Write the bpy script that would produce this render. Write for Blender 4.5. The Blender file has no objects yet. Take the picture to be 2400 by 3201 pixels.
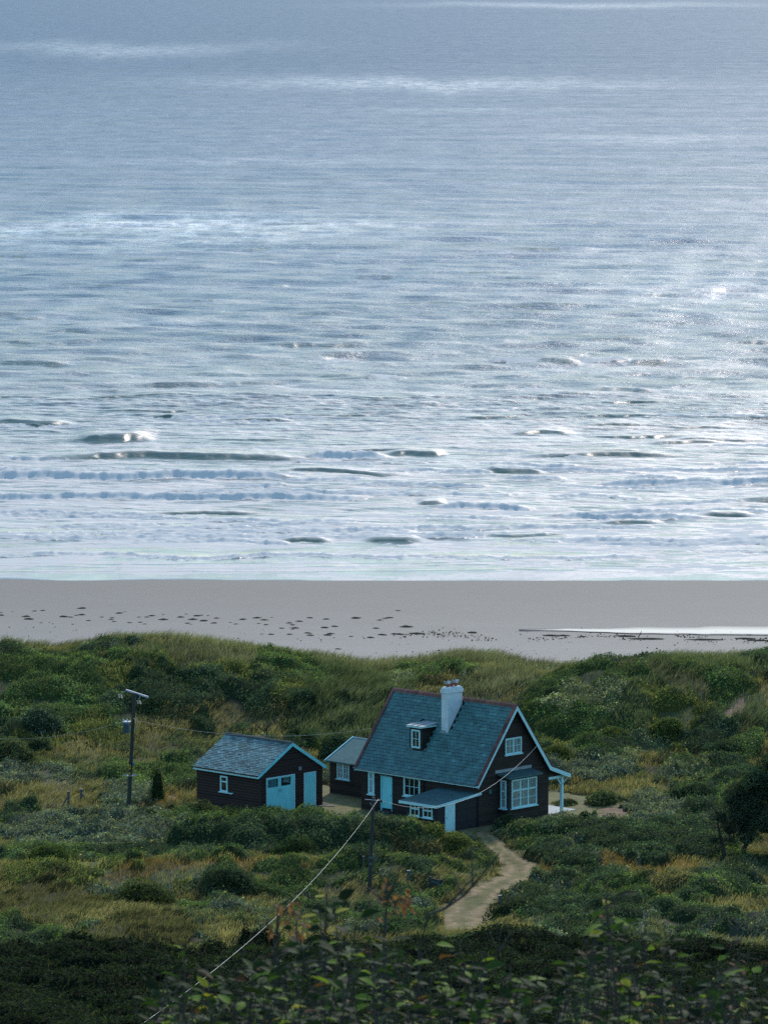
import bpy, math, random
import numpy as np
from math import radians as R, sin, cos, tan, pi

# ------------------------------------------------------------------ camera, world, sun
sc = bpy.context.scene
col = sc.collection
FPX, PITCH, CAMZ = 16500.0, 6.188, 56.83
cam_d = bpy.data.cameras.new('camera')
cam = bpy.data.objects.new('camera', cam_d); col.objects.link(cam)
cam.location = (0, 0, CAMZ)
cam.rotation_euler = (R(90 - PITCH), 0, 0)
cam_d.sensor_fit = 'VERTICAL'; cam_d.sensor_height = 36.0
cam_d.lens = 36.0 * FPX / 3201.0
cam_d.clip_start = 0.5; cam_d.clip_end = 60000
cam_d.dof.use_dof = True; cam_d.dof.focus_distance = 312; cam_d.dof.aperture_fstop = 20.0
sc.camera = cam

SUN_AZ, SUN_EL = 15.0, 34.0         # degrees right of the view, above the horizon
world = bpy.data.worlds.new('World'); sc.world = world; world.use_nodes = True
wn = world.node_tree; wn.nodes.clear()
wo = wn.nodes.new('ShaderNodeOutputWorld'); wb = wn.nodes.new('ShaderNodeBackground')
sky = wn.nodes.new('ShaderNodeTexSky'); sky.sky_type = 'NISHITA'; sky.sun_disc = False
sky.sun_elevation = R(SUN_EL); sky.sun_rotation = R(SUN_AZ)
sky.air_density = 1.3; sky.dust_density = 0.5; sky.ozone_density = 3.0; sky.altitude = 30
wb.inputs['Strength'].default_value = 0.15
cool = wn.nodes.new('ShaderNodeMix'); cool.data_type = 'RGBA'; cool.blend_type = 'MULTIPLY'; cool.inputs[0].default_value = 1.0
cool.inputs[7].default_value = (.83, .975, .99, 1)
wn.links.new(sky.outputs[0], cool.inputs[6]); wn.links.new(cool.outputs[2], wb.inputs[0]); wn.links.new(wb.outputs[0], wo.inputs[0])
sun_d = bpy.data.lights.new('sun', 'SUN'); sun_d.energy = 2.1; sun_d.angle = R(4); sun_d.color = (1.0, 0.93, 0.82)
sun = bpy.data.objects.new('sun', sun_d); col.objects.link(sun)
sun.rotation_euler = (R(90 - SUN_EL), 0, R(180 - SUN_AZ)); sun.location = (60, 250, 200)
sc.view_settings.view_transform = 'Standard'; sc.view_settings.look = 'None'
sc.view_settings.gamma = 1.0; sc.view_settings.exposure = 0.60
sc.cycles.max_bounces = 6; sc.cycles.diffuse_bounces = 2; sc.cycles.glossy_bounces = 3
sc.cycles.transmission_bounces = 3; sc.cycles.transparent_max_bounces = 8
sc.cycles.use_denoising = False; sc.cycles.sample_clamp_indirect = 4.0

rng = np.random.default_rng(7); random.seed(7)

# ------------------------------------------------------------------ photo survey helpers (points of the photo -> places on the ground)
_t = R(PITCH)
def ray(px, py):
    a = (px - 1200) / FPX; b = -(py - 1600.5) / FPX
    return np.array([a, cos(_t) + b * sin(_t), -sin(_t) + b * cos(_t)])
def at_y(vx, vy, y):
    d = ray(vx * 1.44761, vy * 1.44761); k = y / d[1]
    return np.array([d[0] * k, y, CAMZ + d[2] * k])
def at_z(vx, vy, z):
    d = ray(vx * 1.44761, vy * 1.44761); k = (z - CAMZ) / d[2]
    return np.array([d[0] * k, d[1] * k, z])

# ------------------------------------------------------------------ noise
def _hash(ix, iy, s):
    n = (ix.astype(np.int64) * 374761393 + iy.astype(np.int64) * 668265263 + s * 144665) & 0x7fffffff
    n = ((n ^ (n >> 13)) * 1274126177) & 0x7fffffff
    return ((n ^ (n >> 16)) & 0xffff) / 65535.0
def vnoise(x, y, s=0):
    ix = np.floor(x); iy = np.floor(y); fx = x - ix; fy = y - iy
    fx = fx * fx * (3 - 2 * fx); fy = fy * fy * (3 - 2 * fy)
    a = _hash(ix, iy, s); b = _hash(ix + 1, iy, s); c = _hash(ix, iy + 1, s); d = _hash(ix + 1, iy + 1, s)
    return (a * (1 - fx) + b * fx) * (1 - fy) + (c * (1 - fx) + d * fx) * fy
def fbm(x, y, s=0, o=4):
    t = 0; a = .5; f = 1; n = 0
    for i in range(o):
        t = t + a * vnoise(x * f, y * f, s + i * 17); n += a; a *= .5; f *= 2.03
    return t / n
def sstep(a, b, x):
    t = np.clip((x - a) / (b - a), 0, 1); return t * t * (3 - 2 * t)

# ------------------------------------------------------------------ object helpers
def tag(o, label=None, cat=None, group=None, kind=None):
    if label: o['label'] = label
    if cat: o['category'] = cat
    if group: o['group'] = group
    if kind: o['kind'] = kind
    return o
def empty(name, loc, rz=0, label=None, cat=None, group=None):
    o = bpy.data.objects.new(name, None); col.objects.link(o)
    o.location = loc; o.rotation_euler = (0, 0, rz); o.empty_display_size = .3
    return tag(o, label, cat, group)
def np_mesh(name, verts, faces, material, parent=None, colors=None, smooth=False, attr=None):
    """verts (n,3); faces (m,k) all with k corners, or a list of such arrays"""
    me = bpy.data.meshes.new(name)
    fl = faces if isinstance(faces, list) else [faces]
    fl = [np.asarray(f, np.int32) for f in fl if len(f)]
    me.vertices.add(len(verts)); me.vertices.foreach_set('co', np.asarray(verts, np.float32).ravel())
    nl = sum(f.size for f in fl); npoly = sum(len(f) for f in fl)
    me.loops.add(nl); me.loops.foreach_set('vertex_index', np.concatenate([f.ravel() for f in fl]))
    tot = np.concatenate([np.full(len(f), f.shape[1], np.int32) for f in fl])
    st = np.concatenate([[0], np.cumsum(tot)[:-1]]).astype(np.int32)
    me.polygons.add(npoly); me.polygons.foreach_set('loop_start', st); me.polygons.foreach_set('loop_total', tot)
    if smooth: me.polygons.foreach_set('use_smooth', np.ones(npoly, bool))
    me.update(calc_edges=True)
    if colors is not None:
        ca = me.color_attributes.new('tint', 'FLOAT_COLOR', 'POINT')
        c = np.ones((len(verts), 4), np.float32); c[:, :3] = colors; ca.data.foreach_set('color', c.ravel())
    if attr:
        for k, v in attr.items():
            a = me.attributes.new(k, 'FLOAT', 'POINT'); a.data.foreach_set('value', np.asarray(v, np.float32))
    me.materials.append(material)
    o = bpy.data.objects.new(name, me); col.objects.link(o)
    if parent: o.parent = parent
    return o

class MB:
    """collects boxes, prisms, tubes; built as ONE mesh object"""
    def __init__(s): s.v = []; s.f = []; s.c = []
    def add(s, vs, fs, c=None):
        n = len(s.v); s.v += [tuple(map(float, p)) for p in vs]; s.f += [tuple(i + n for i in f) for f in fs]
        s.c += [c or (1, 1, 1)] * len(vs); return s
    def box(s, x0, x1, y0, y1, z0, z1, c=None):
        vs = [(x, y, z) for z in (z0, z1) for y in (y0, y1) for x in (x0, x1)]
        return s.add(vs, [(0, 2, 3, 1), (4, 5, 7, 6), (0, 1, 5, 4), (2, 6, 7, 3), (0, 4, 6, 2), (1, 3, 7, 5)], c)
    def prism(s, poly, axis, a0, a1, c=None):
        """poly: 2D points in the plane perpendicular to axis ('x': (y,z), 'y': (x,z), 'z': (x,y))"""
        n = len(poly)
        def P(p, a): return {'x': (a, p[0], p[1]), 'y': (p[0], a, p[1]), 'z': (p[0], p[1], a)}[axis]
        vs = [P(p, a0) for p in poly] + [P(p, a1) for p in poly]
        fs = [tuple(range(n)), tuple(range(2 * n - 1, n - 1, -1))] + [(i, i + n, (i + 1) % n + n, (i + 1) % n) for i in range(n)]
        return s.add(vs, fs, c)
    def obox(s, p, dx, dy, dz, c=None):
        p, dx, dy, dz = [np.array(q, float) for q in (p, dx, dy, dz)]
        vs = [p + dx * i + dy * j + dz * k for k in (0, 1) for j in (0, 1) for i in (0, 1)]
        return s.add(vs, [(0, 2, 3, 1), (4, 5, 7, 6), (0, 1, 5, 4), (2, 6, 7, 3), (0, 4, 6, 2), (1, 3, 7, 5)], c)
    def tube(s, pts, rad, n=8, c=None):
        pts = [np.array(p, float) for p in pts]; rs = rad if hasattr(rad, '__len__') else [rad] * len(pts)
        rings = []
        for i, p in enumerate(pts):
            d = pts[min(i + 1, len(pts) - 1)] - pts[max(i - 1, 0)]; d /= np.linalg.norm(d) + 1e-9
            a = np.cross(d, [0, 0, 1.0]);
            if np.linalg.norm(a) < .05: a = np.cross(d, [1.0, 0, 0])
            a /= np.linalg.norm(a); b = np.cross(d, a)
            rings.append([p + rs[i] * (a * cos(2 * pi * k / n) + b * sin(2 * pi * k / n)) for k in range(n)])
        vs = [q for r in rings for q in r]; fs = []
        for i in range(len(pts) - 1):
            for k in range(n): fs.append((i * n + k, i * n + (k + 1) % n, (i + 1) * n + (k + 1) % n, (i + 1) * n + k))
        fs += [tuple(range(n - 1, -1, -1)), tuple((len(pts) - 1) * n + k for k in range(n))]
        return s.add(vs, fs, c)
    def build(s, name, material, parent=None, smooth=False, bevel=0, colors=False):
        me = bpy.data.meshes.new(name); me.from_pydata(s.v, [], s.f); me.update()
        import bmesh
        bm = bmesh.new(); bm.from_mesh(me); bmesh.ops.recalc_face_normals(bm, faces=bm.faces); bm.to_mesh(me); bm.free()
        if colors:
            ca = me.color_attributes.new('tint', 'FLOAT_COLOR', 'POINT')
            c = np.ones((len(s.v), 4), np.float32); c[:, :3] = np.array(s.c); ca.data.foreach_set('color', c.ravel())
        me.materials.append(material)
        if smooth: me.polygons.foreach_set('use_smooth', np.ones(len(me.polygons), bool))
        o = bpy.data.objects.new(name, me); col.objects.link(o)
        if parent: o.parent = parent
        if bevel:
            b = o.modifiers.new('bevel', 'BEVEL'); b.width = bevel; b.segments = 2; b.limit_method = 'ANGLE'
        return o

# ------------------------------------------------------------------ materials
def nt(name):
    m = bpy.data.materials.new(name); m.use_nodes = True; t = m.node_tree; t.nodes.clear()
    o = t.nodes.new('ShaderNodeOutputMaterial'); return m, t, o
def N(t, k, **kw):
    n = t.nodes.new(k)
    for a, b in kw.items():
        if a in n.inputs.keys(): n.inputs[a].default_value = b
        else: setattr(n, a, b)
    return n
def ramp(t, fac, stops, lin=True):
    r = t.nodes.new('ShaderNodeValToRGB'); e = r.color_ramp.elements
    while len(e) < len(stops): e.new(.5)
    for i, (p, c) in enumerate(stops): e[i].position = p; e[i].color = (*c, 1) if len(c) == 3 else c
    t.links.new(fac, r.inputs[0]); return r.outputs[0]
def mixc(t, f, a, b, mode='MIX'):
    m = t.nodes.new('ShaderNodeMix'); m.data_type = 'RGBA'; m.blend_type = mode
    for s, v in ((0, f), (6, a), (7, b)):
        if hasattr(v, 'links') or isinstance(v, bpy.types.NodeSocket): t.links.new(v, m.inputs[s])
        else: m.inputs[s].default_value = (*v, 1) if isinstance(v, tuple) and len(v) == 3 else v
    return m.outputs[2]
def mat_surface(name, c, var=.25, scale=3.0, rough=.7, bump=.15, bscale=25, spec=.3, tint=False, c2=None, stretch=None):
    m, t, o = nt(name); p = N(t, 'ShaderNodeBsdfPrincipled', Roughness=rough); p.inputs['Specular IOR Level'].default_value = spec
    tc = N(t, 'ShaderNodeTexCoord'); mp = N(t, 'ShaderNodeMapping'); t.links.new(tc.outputs['Object'], mp.inputs[0])
    if stretch: mp.inputs['Scale'].default_value = stretch
    n1 = N(t, 'ShaderNodeTexNoise', Scale=scale, Detail=6.0, Roughness=.65); t.links.new(mp.outputs[0], n1.inputs['Vector'])
    dk = tuple(x * (1 - var) for x in c); lt = tuple(min(1, x * (1 + var)) for x in (c2 or c))
    cc = ramp(t, n1.outputs[0], [(.3, dk), (.7, lt)])
    if tint:
        a = N(t, 'ShaderNodeVertexColor', layer_name='tint'); cc = mixc(t, 1.0, cc, a.outputs[0], 'MULTIPLY')
    t.links.new(cc, p.inputs['Base Color'])
    n2 = N(t, 'ShaderNodeTexNoise', Scale=bscale, Detail=4.0); t.links.new(mp.outputs[0], n2.inputs['Vector'])
    b = N(t, 'ShaderNodeBump', Strength=bump, Distance=.02); t.links.new(n2.outputs[0], b.inputs['Height']); t.links.new(b.outputs[0], p.inputs['Normal'])
    t.links.new(p.outputs[0], o.inputs[0]); return m
def mat_leaf(name, transl=.35, rough=.5, spec=.35):
    m, t, o = nt(name); a = N(t, 'ShaderNodeVertexColor', layer_name='tint')
    p = N(t, 'ShaderNodeBsdfPrincipled', Roughness=rough); p.inputs['Specular IOR Level'].default_value = spec
    tr = N(t, 'ShaderNodeBsdfTranslucent'); mx = N(t, 'ShaderNodeMixShader'); mx.inputs[0].default_value = transl
    hue = mixc(t, 1.0, a.outputs[0], (1.28, 1.24, 1.12), 'MULTIPLY'); t.links.new(hue, p.inputs['Base Color'])
    w = mixc(t, 1.0, hue, (1.25, 1.3, .7), 'MULTIPLY'); t.links.new(w, tr.inputs[0])
    t.links.new(p.outputs[0], mx.inputs[1]); t.links.new(tr.outputs[0], mx.inputs[2]); t.links.new(mx.outputs[0], o.inputs[0]); return m
def mat_boards(name, c, pitch, line=(.02, .016, .015), lw=.12, axis='Z'):
    m, t, o = nt(name); p = N(t, 'ShaderNodeBsdfPrincipled', Roughness=.75); p.inputs['Specular IOR Level'].default_value = .25
    tc = N(t, 'ShaderNodeTexCoord'); sp = N(t, 'ShaderNodeSeparateXYZ'); t.links.new(tc.outputs['Object'], sp.inputs[0])
    d = N(t, 'ShaderNodeMath', operation='DIVIDE'); t.links.new(sp.outputs[axis], d.inputs[0]); d.inputs[1].default_value = pitch
    fr = N(t, 'ShaderNodeMath', operation='FRACT'); t.links.new(d.outputs[0], fr.inputs[0])
    fl = N(t, 'ShaderNodeMath', operation='FLOOR'); t.links.new(d.outputs[0], fl.inputs[0])
    wn_ = N(t, 'ShaderNodeTexWhiteNoise', noise_dimensions='1D'); t.links.new(fl.outputs[0], wn_.inputs['W'])
    mp = N(t, 'ShaderNodeMapping'); t.links.new(tc.outputs['Object'], mp.inputs[0]); mp.inputs['Scale'].default_value = (1, 1, 6)
    n1 = N(t, 'ShaderNodeTexNoise', Scale=2.5, Detail=6.0, Roughness=.7); t.links.new(mp.outputs[0], n1.inputs['Vector'])
    cc = ramp(t, n1.outputs[0], [(.25, tuple(x * .6 for x in c)), (.75, tuple(x * 1.5 for x in c))])
    vv = ramp(t, wn_.outputs[0], [(0, (.7, .7, .7)), (1, (1.3, 1.25, 1.25))]); cc = mixc(t, 1.0, cc, vv, 'MULTIPLY')
    ed = ramp(t, fr.outputs[0], [(0, (0, 0, 0)), (lw * .5, (0, 0, 0)), (lw, (1, 1, 1))]); cc = mixc(t, ed, line, cc)
    t.links.new(cc, p.inputs['Base Color'])
    b = N(t, 'ShaderNodeBump', Strength=.8, Distance=.02, invert=True); t.links.new(fr.outputs[0], b.inputs['Height']); t.links.new(b.outputs[0], p.inputs['Normal'])
    t.links.new(p.outputs[0], o.inputs[0]); return m
def mat_glass(name):
    m, t, o = nt(name); g = N(t, 'ShaderNodeBsdfGlossy', Roughness=.04); tr = N(t, 'ShaderNodeBsdfTransparent')
    tr.inputs[0].default_value = (.92, .96, .96, 1); fr_ = N(t, 'ShaderNodeLayerWeight', Blend=.25); fr = N(t, 'ShaderNodeMath', operation='MULTIPLY_ADD'); fr.inputs[1].default_value = .6; fr.inputs[2].default_value = .05; t.links.new(fr_.outputs['Facing'], fr.inputs[0]); mx = N(t, 'ShaderNodeMixShader')
    t.links.new(fr.outputs[0], mx.inputs[0]); t.links.new(tr.outputs[0], mx.inputs[1]); t.links.new(g.outputs[0], mx.inputs[2]); t.links.new(mx.outputs[0], o.inputs[0]); return m
def mat_curtain(name, c):
    m, t, o = nt(name); p = N(t, 'ShaderNodeBsdfPrincipled', Roughness=.9); tc = N(t, 'ShaderNodeTexCoord')
    mp = N(t, 'ShaderNodeMapping'); mp.inputs['Scale'].default_value = (9, 9, .6); t.links.new(tc.outputs['Object'], mp.inputs[0])
    n = N(t, 'ShaderNodeTexNoise', Scale=1.5, Detail=3.0); t.links.new(mp.outputs[0], n.inputs['Vector'])
    t.links.new(ramp(t, n.outputs[0], [(.35, tuple(x * .45 for x in c)), (.65, c)]), p.inputs['Base Color']); t.links.new(p.outputs[0], o.inputs[0]); return m

M = {}
M['timber'] = mat_boards('timber_cladding', (.030, .025, .021), .155, line=(.006, .006, .006))
M['timber_g'] = mat_boards('garage_cladding', (.025, .015, .012), .17, line=(.085, .08, .085), lw=.14)
M['timber_s'] = mat_boards('shed_cladding', (.016, .017, .019), .10, line=(.05, .055, .055), lw=.2)
M['paint'] = mat_surface('pale_turquoise_paint', (.46, .80, .82), .10, 2.5, .45, .08, 30)
M['paint_door'] = mat_surface('turquoise_door_paint', (.22, .72, .76), .12, 2.0, .5, .05, 20)
M['render'] = mat_surface('white_render', (.62, .72, .74), .14, 2.2, .85, .5, 14, .2)
M['slate'] = mat_surface('roof_slate', (.055, .155, .15), .3, 1.3, .55, .3, 18, .4, tint=True)
M['slate_g'] = mat_surface('garage_slate', (.125, .225, .22), .38, 1.1, .6, .3, 18, .35, tint=True)
M['terracotta'] = mat_surface('terracotta_tile', (.19, .085, .07), .35, 2.0, .8, .3, 20, tint=True)
M['felt'] = mat_surface('roof_felt', (.03, .085, .09), .3, 2.0, .85, .4, 30)
M['felt_a'] = mat_surface('pale_roof_felt', (.08, .17, .165), .2, 2.0, .85, .5, 40)
M['ridge'] = mat_surface('ridge_mortar', (.07, .085, .08), .4, 3.0, .9, .5, 12)
M['lead'] = mat_surface('weathered_lead', (.26, .32, .33), .25, 2.0, .5, .2, 8, .5)
M['pot'] = mat_surface('clay_pot', (.33, .11, .07), .3, 6.0, .8)
M['zinc'] = mat_surface('zinc_cowl', (.42, .46, .48), .2, 8, .35, .05, 20, .6)
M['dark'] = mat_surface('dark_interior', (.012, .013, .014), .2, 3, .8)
M['glass'] = mat_glass('window_glass')
M['curtain'] = mat_curtain('net_curtain', (.62, .70, .66))
M['concrete'] = mat_surface('patio_concrete', (.42, .44, .45), .12, 1.5, .85, .3, 12)
M['pole'] = mat_surface('creosoted_pole', (.045, .05, .042), .4, 2.0, .85, .5, 10, stretch=(6, 6, .7))
M['post'] = mat_surface('weathered_post', (.10, .10, .085), .4, 3.0, .9, .4, 14, stretch=(6, 6, .8))
M['metal'] = mat_surface('galvanised_steel', (.42, .45, .50), .2, 6, .45, .05, 20, .6)
M['trans'] = mat_surface('transformer_paint', (.10, .17, .18), .35, 4, .55, .1, 20, .5)
M['black'] = mat_surface('black_ceramic', (.012, .014, .014), .2, 5, .35)
M['yellow'] = mat_surface('yellow_plate', (.42, .30, .03), .15, 8, .6)
M['wire'] = mat_surface('pale_cable', (.45, .42, .41), .05, 5, .5)
M['wire_d'] = mat_surface('grey_cable', (.22, .25, .22), .05, 5, .6)
M['sign'] = mat_surface('dark_sign_board', (.018, .028, .03), .3, 5, .7)
M['bark'] = mat_surface('bark', (.045, .038, .032), .4, 4, .9, .6, 15)
M['twig'] = mat_surface('twig', (.05, .045, .035), .4, 8, .8)
M['leaf'] = mat_leaf('scrub_leaves', .38, .9, .03)
M['grass'] = mat_leaf('grass_blades', .38, .9, .03)
M['fleaf'] = mat_leaf('glossy_leaves', .36, .68, .07)
M['orange'] = mat_surface('orange_rod', (.45, .16, .05), .2, 5, .7)
M['plank'] = mat_surface('weathered_plank', (.30, .25, .24), .3, 5, .8)
M['weed'] = mat_surface('seaweed', (.018, .02, .015), .4, 6, .95, .3, 20, .05)
def mat_ground():
    m, t, o = nt('dune_soil'); a = N(t, 'ShaderNodeVertexColor', layer_name='tint')
    p = N(t, 'ShaderNodeBsdfPrincipled', Roughness=.95); p.inputs['Specular IOR Level'].default_value = .1
    tc = N(t, 'ShaderNodeTexCoord'); n1 = N(t, 'ShaderNodeTexNoise', Scale=1.8, Detail=9.0, Roughness=.75); t.links.new(tc.outputs['Object'], n1.inputs['Vector'])
    v = ramp(t, n1.outputs[0], [(.3, (.55, .58, .5)), (.7, (1.35, 1.3, 1.3))]); t.links.new(mixc(t, 1.0, a.outputs[0], v, 'MULTIPLY'), p.inputs['Base Color'])
    b = N(t, 'ShaderNodeBump', Strength=.9, Distance=.08); t.links.new(n1.outputs[0], b.inputs['Height']); t.links.new(b.outputs[0], p.inputs['Normal'])
    t.links.new(p.outputs[0], o.inputs[0]); return m
M['ground'] = mat_ground()
# ------------------------------------------------------------------ terrain
_py = [-60, 0, 10, 20, 30, 60, 100, 150, 200, 220, 243, 258, 270, 280, 290, 300, 306, 330, 345, 356, 365, 372, 385, 412, 440, 467, 520, 700]
_pz = [56, 55.1, 52.6, 50.6, 48.8, 41, 31, 21.5, 13, 10.2, 7.0, 5.6, 4.7, 4.3, 4.15, 4.05, 4, 4.1, 5.1, 6.4, 7.4, 6.2, 2.9, 1.75, .9, 0.02, -1.6, -4]
def terr_base(y):
    w = [np.interp(y + d, _py, _pz) for d in (-3, -1.5, 0, 1.5, 3)]; return sum(w) / 5
# skyline of the dunes against the beach, as surveyed from the photo
_cx = [0, 130, 230, 350, 450, 560, 650, 780, 830, 900, 980, 1060, 1100, 1180, 1290, 1330, 1430, 1500, 1600, 1658]
_cy = [1394, 1403, 1390, 1388, 1396, 1407, 1416, 1437, 1433, 1428, 1418, 1418, 1429, 1442, 1444, 1438, 1426, 1423, 1420, 1413]
_crest = np.array([at_y(a, b + 10 + (b - 1418) * .25, 365) for a, b in zip(_cx, _cy)])
MOUNDS = []   # x, y, rx, ry, h
def mound(vx, vy, z, rx, ry, h):
    p = at_z(vx, vy, z); MOUNDS.append((p[0], p[1], rx, ry, h))
mound(560, 1865, 5.2, 14, 4.5, 1.0); mound(150, 1880, 4.8, 14, 4.5, .6); mound(900, 1900, 4.8, 4, 5, .5)
mound(100, 1500, 6.0, 9, 7, .9); mound(420, 1480, 6.0, 8, 6, .7); mound(640, 1530, 5.5, 7, 6, .7)
mound(1330, 1520, 5.5, 9, 7, 1.3); mound(1560, 1560, 5.0, 5, 7, 1.2); mound(1620, 1500, 6.0, 5, 6, .8)
mound(1420, 1800, 4.0, 8, 4, .8); mound(1250, 2050, 5.0, 7, 9, .8); mound(1560, 1960, 4.8, 6, 9, .9)
mound(330, 2000, 5, 10, 8, .9); mound(90, 1700, 4, 9, 6, .3)
def dune_noise(x, y):
    a = (fbm(x / 17 + 3, y / 21, 5) - .5) * 2.0; b = (fbm(x / 5, y / 6.5, 9) - .5) * .8
    return a + b
def terr(x, y):
    x = np.asarray(x, float); y = np.asarray(y, float)
    z = terr_base(y)
    for mx, my, rx, ry, h in MOUNDS: z = z + h * np.exp(-((x - mx) / rx) ** 2 - ((y - my) / ry) ** 2)
    w = sstep(150, 245, y) * (1 - sstep(352, 362, y)); far = sstep(326, 338, y)
    flat = 1 - np.exp(-(np.clip((np.abs(x - 1) - 14) / 5, 0, 9)) ** 2 - (np.clip((np.abs(y - 316) - 10) / 5, 0, 9)) ** 2)
    z = z + dune_noise(x, y) * w * flat * (.6 + .5 * far)
    z = z * flat + 4.0 * (1 - flat) if np.ndim(z) == 0 else np.where(flat < 1, z * flat + 4.0 * (1 - flat), z)
    # crest
    cz = np.interp(x, _crest[:, 0], _crest[:, 2]); wc = np.exp(-((y - 365) / 7.0) ** 2)
    z = z + (cz - 7.1) * wc + (fbm(x / 3, y / 3, 31) - .5) * .5 * wc
    return z
def on_ground(vx, vy):
    d = ray(vx * 1.44761, vy * 1.44761); lo, hi = 150., 460.
    ys = np.linspace(lo, hi, 900); k = ys / d[1]; zz = CAMZ + d[2] * k; g = terr(d[0] * k, ys)
    i = np.argmax(zz < g); y = ys[i] if zz[i] < g[i] else 400.
    return np.array([d[0] * y / d[1], y, float(terr(d[0] * y / d[1], y))])

# ------------------------------------------------------------------ vegetation map over the land (world grid)
DX = .25; GX = np.arange(-46, 46.01, DX); GY = np.arange(222, 373.01, DX)
XX, YY = np.meshgrid(GX, GY); ZZ = terr(XX, YY)
CL = ['tan', 'dk', 'gr', 'yg', 'gy', 'ol', 'fl', 'fd', 'otan', 'bare', 'lawn', 'dkol', 'mix', 'shade_tan']
ID = {k: i for i, k in enumerate(CL)}
_wx = XX + (fbm(XX / 2.2, YY / 4, 41, 3) - .5) * 3.4; _wy = YY + (fbm(XX / 2.2, YY / 4, 43, 3) - .5) * 9
n1 = fbm(XX / 3.2, YY / 5.5, 51); n1b = fbm(XX / 4, YY / 7, 53); CLS = np.where(n1 > .60, ID['dk'], np.where(n1 > .50, np.where(n1b > .5, ID['gr'], ID['gy']), np.where(n1 > .44, ID['mix'], ID['tan'])))
PATCH = """
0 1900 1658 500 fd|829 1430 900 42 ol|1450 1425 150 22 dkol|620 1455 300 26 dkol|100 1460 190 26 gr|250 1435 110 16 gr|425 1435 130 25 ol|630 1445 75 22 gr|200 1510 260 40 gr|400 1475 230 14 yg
50 1520 60 30 gr|360 1520 140 28 dk|590 1505 45 18 dk|665 1527 70 16 yg|750 1545 110 38 dkol|450 1545 150 24 dk|250 1590 110 20 yg|330 1575 70 16 yg|25 1612 55 26 dk|80 1620 60 12 yg|370 1575 60 12 tan
460 1580 210 14 tan|425 1577 40 10 dk|330 1635 160 22 mix|180 1640 120 18 tan|120 1660 200 28 mix|60 1690 90 24 gy|140 1728 190 24 tan|330 1690 110 28 gr|300 1720 70 24 gy|370 1745 60 16 otan|360 1745 40 10 bare
590 1790 260 44 gr|550 1760 160 18 yg|740 1760 110 16 yg|200 1800 200 46 gy|110 1850 90 18 gr|870 1800 120 40 gy|560 1850 300 24 dk|950 1830 80 14 yg
1504 1440 160 14 dkol|1330 1490 220 15 ol|1090 1480 130 22 ol|1560 1500 90 12 ol|1040 1425 100 16 ol|1210 1470 170 18 ol|905 1457 110 14 gr|860 1469 40 12 fl|1544 1487 80 22 gr|1500 1540 40 30 ol|1272 1560 150 52 gr|1255 1530 90 12 fl|1400 1545 60 20 dkol|1480 1572 110 26 yg|1405 1612 50 12 fl
1540 1600 70 20 dk|1620 1560 40 24 dkol|1602 1548 15 11 bare|1600 1605 60 12 ol|1200 1628 40 12 yg|1350 1637 70 10 dk|1290 1660 90 22 gy|1480 1662 120 8 dk|1590 1625 60 14 gr|1485 1664 60 8 fl|1570 1692 100 28 dk|1480 1702 60 10 yg
1270 1722 80 10 tan|1220 1735 90 12 lawn|1335 1746 80 14 bare|1420 1740 60 22 gy|1300 1790 230 34 gy|1370 1810 200 26 dk|1004 1834 60 14 yg
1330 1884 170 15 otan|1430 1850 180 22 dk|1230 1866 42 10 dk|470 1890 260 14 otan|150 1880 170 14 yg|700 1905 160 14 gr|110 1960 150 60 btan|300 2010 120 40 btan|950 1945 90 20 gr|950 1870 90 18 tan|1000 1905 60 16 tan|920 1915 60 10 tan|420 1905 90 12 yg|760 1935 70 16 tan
"""
def set_cls(vx, vy, rx, ry, c):
    p = on_ground(vx, vy); q = p[1]
    ax = rx * 1.44761 * q / FPX; ay = ry * 1.44761 * q * q / (FPX * (CAMZ - p[2]))
    d = ((_wx - p[0]) / ax) ** 2 + ((_wy - p[1]) / max(ay, 1.0)) ** 2
    CLS[d < 1] = ID[c]
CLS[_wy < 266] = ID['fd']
for ln in PATCH.strip().split('\n'):
    for it in ln.split('|')[(1 if ln.startswith('0 1900') else 0):]:
        a = it.split(); set_cls(*[float(q) for q in a[:4]], a[4])
# yards: mown grass round the buildings
def frame_pt(o, phi, x, y): return (o[0] + x * cos(phi) - y * sin(phi), o[1] + x * sin(phi) + y * cos(phi))
HO, HPHI = (5.607, 312.115, 4.0), R(-43.64); GO, GPHI = (-7.468, 316.454, 4.0), R(-43.755)
def loc_xy(o, phi, X, Y):
    dx, dy = X - o[0], Y - o[1]; return dx * cos(phi) + dy * sin(phi), -dx * sin(phi) + dy * cos(phi)
HX, HY = loc_xy(HO, HPHI, XX, YY); GXl, GYl = loc_xy(GO, GPHI, XX, YY)
def band(v, a, b, s=.6): return sstep(a - s, a + s, v) * (1 - sstep(b - s, b + s, v))
jit = (fbm(XX / 1.5, YY / 1.5, 61) - .5) * 1.6
lawn = (HX + jit > -19) & (HX + jit < 2.2) & (HY + jit > -5.4) & (HY + jit < 9.5)
lawn &= ~((HX < -15.5) & (HY > 5))
lawn |= (GXl > -.5) & (GXl < 4 + jit) & (GYl > 1) & (GYl < 7)
patio_side = (HX > -8) & (HX < 1.2 + jit) & (HY > 6) & (HY < 13 + jit); lawn |= patio_side
in_bld = ((HX > -9.9) & (HX < .3) & (HY > -.3) & (HY < 8)) | ((HX > -2.9) & (HX < .2) & (HY > -3.7) & (HY < .2)) | ((HX > -.1) & (HX < .8) & (HY > 1.8) & (HY < 4.7)) \
       | ((HX > -15.6) & (HX < -9) & (HY > 2.7) & (HY < 8)) | ((GXl > -5.7) & (GXl < .1) & (GYl > -.1) & (GYl < 5.5))
CLS[lawn] = ID['lawn']
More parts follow.
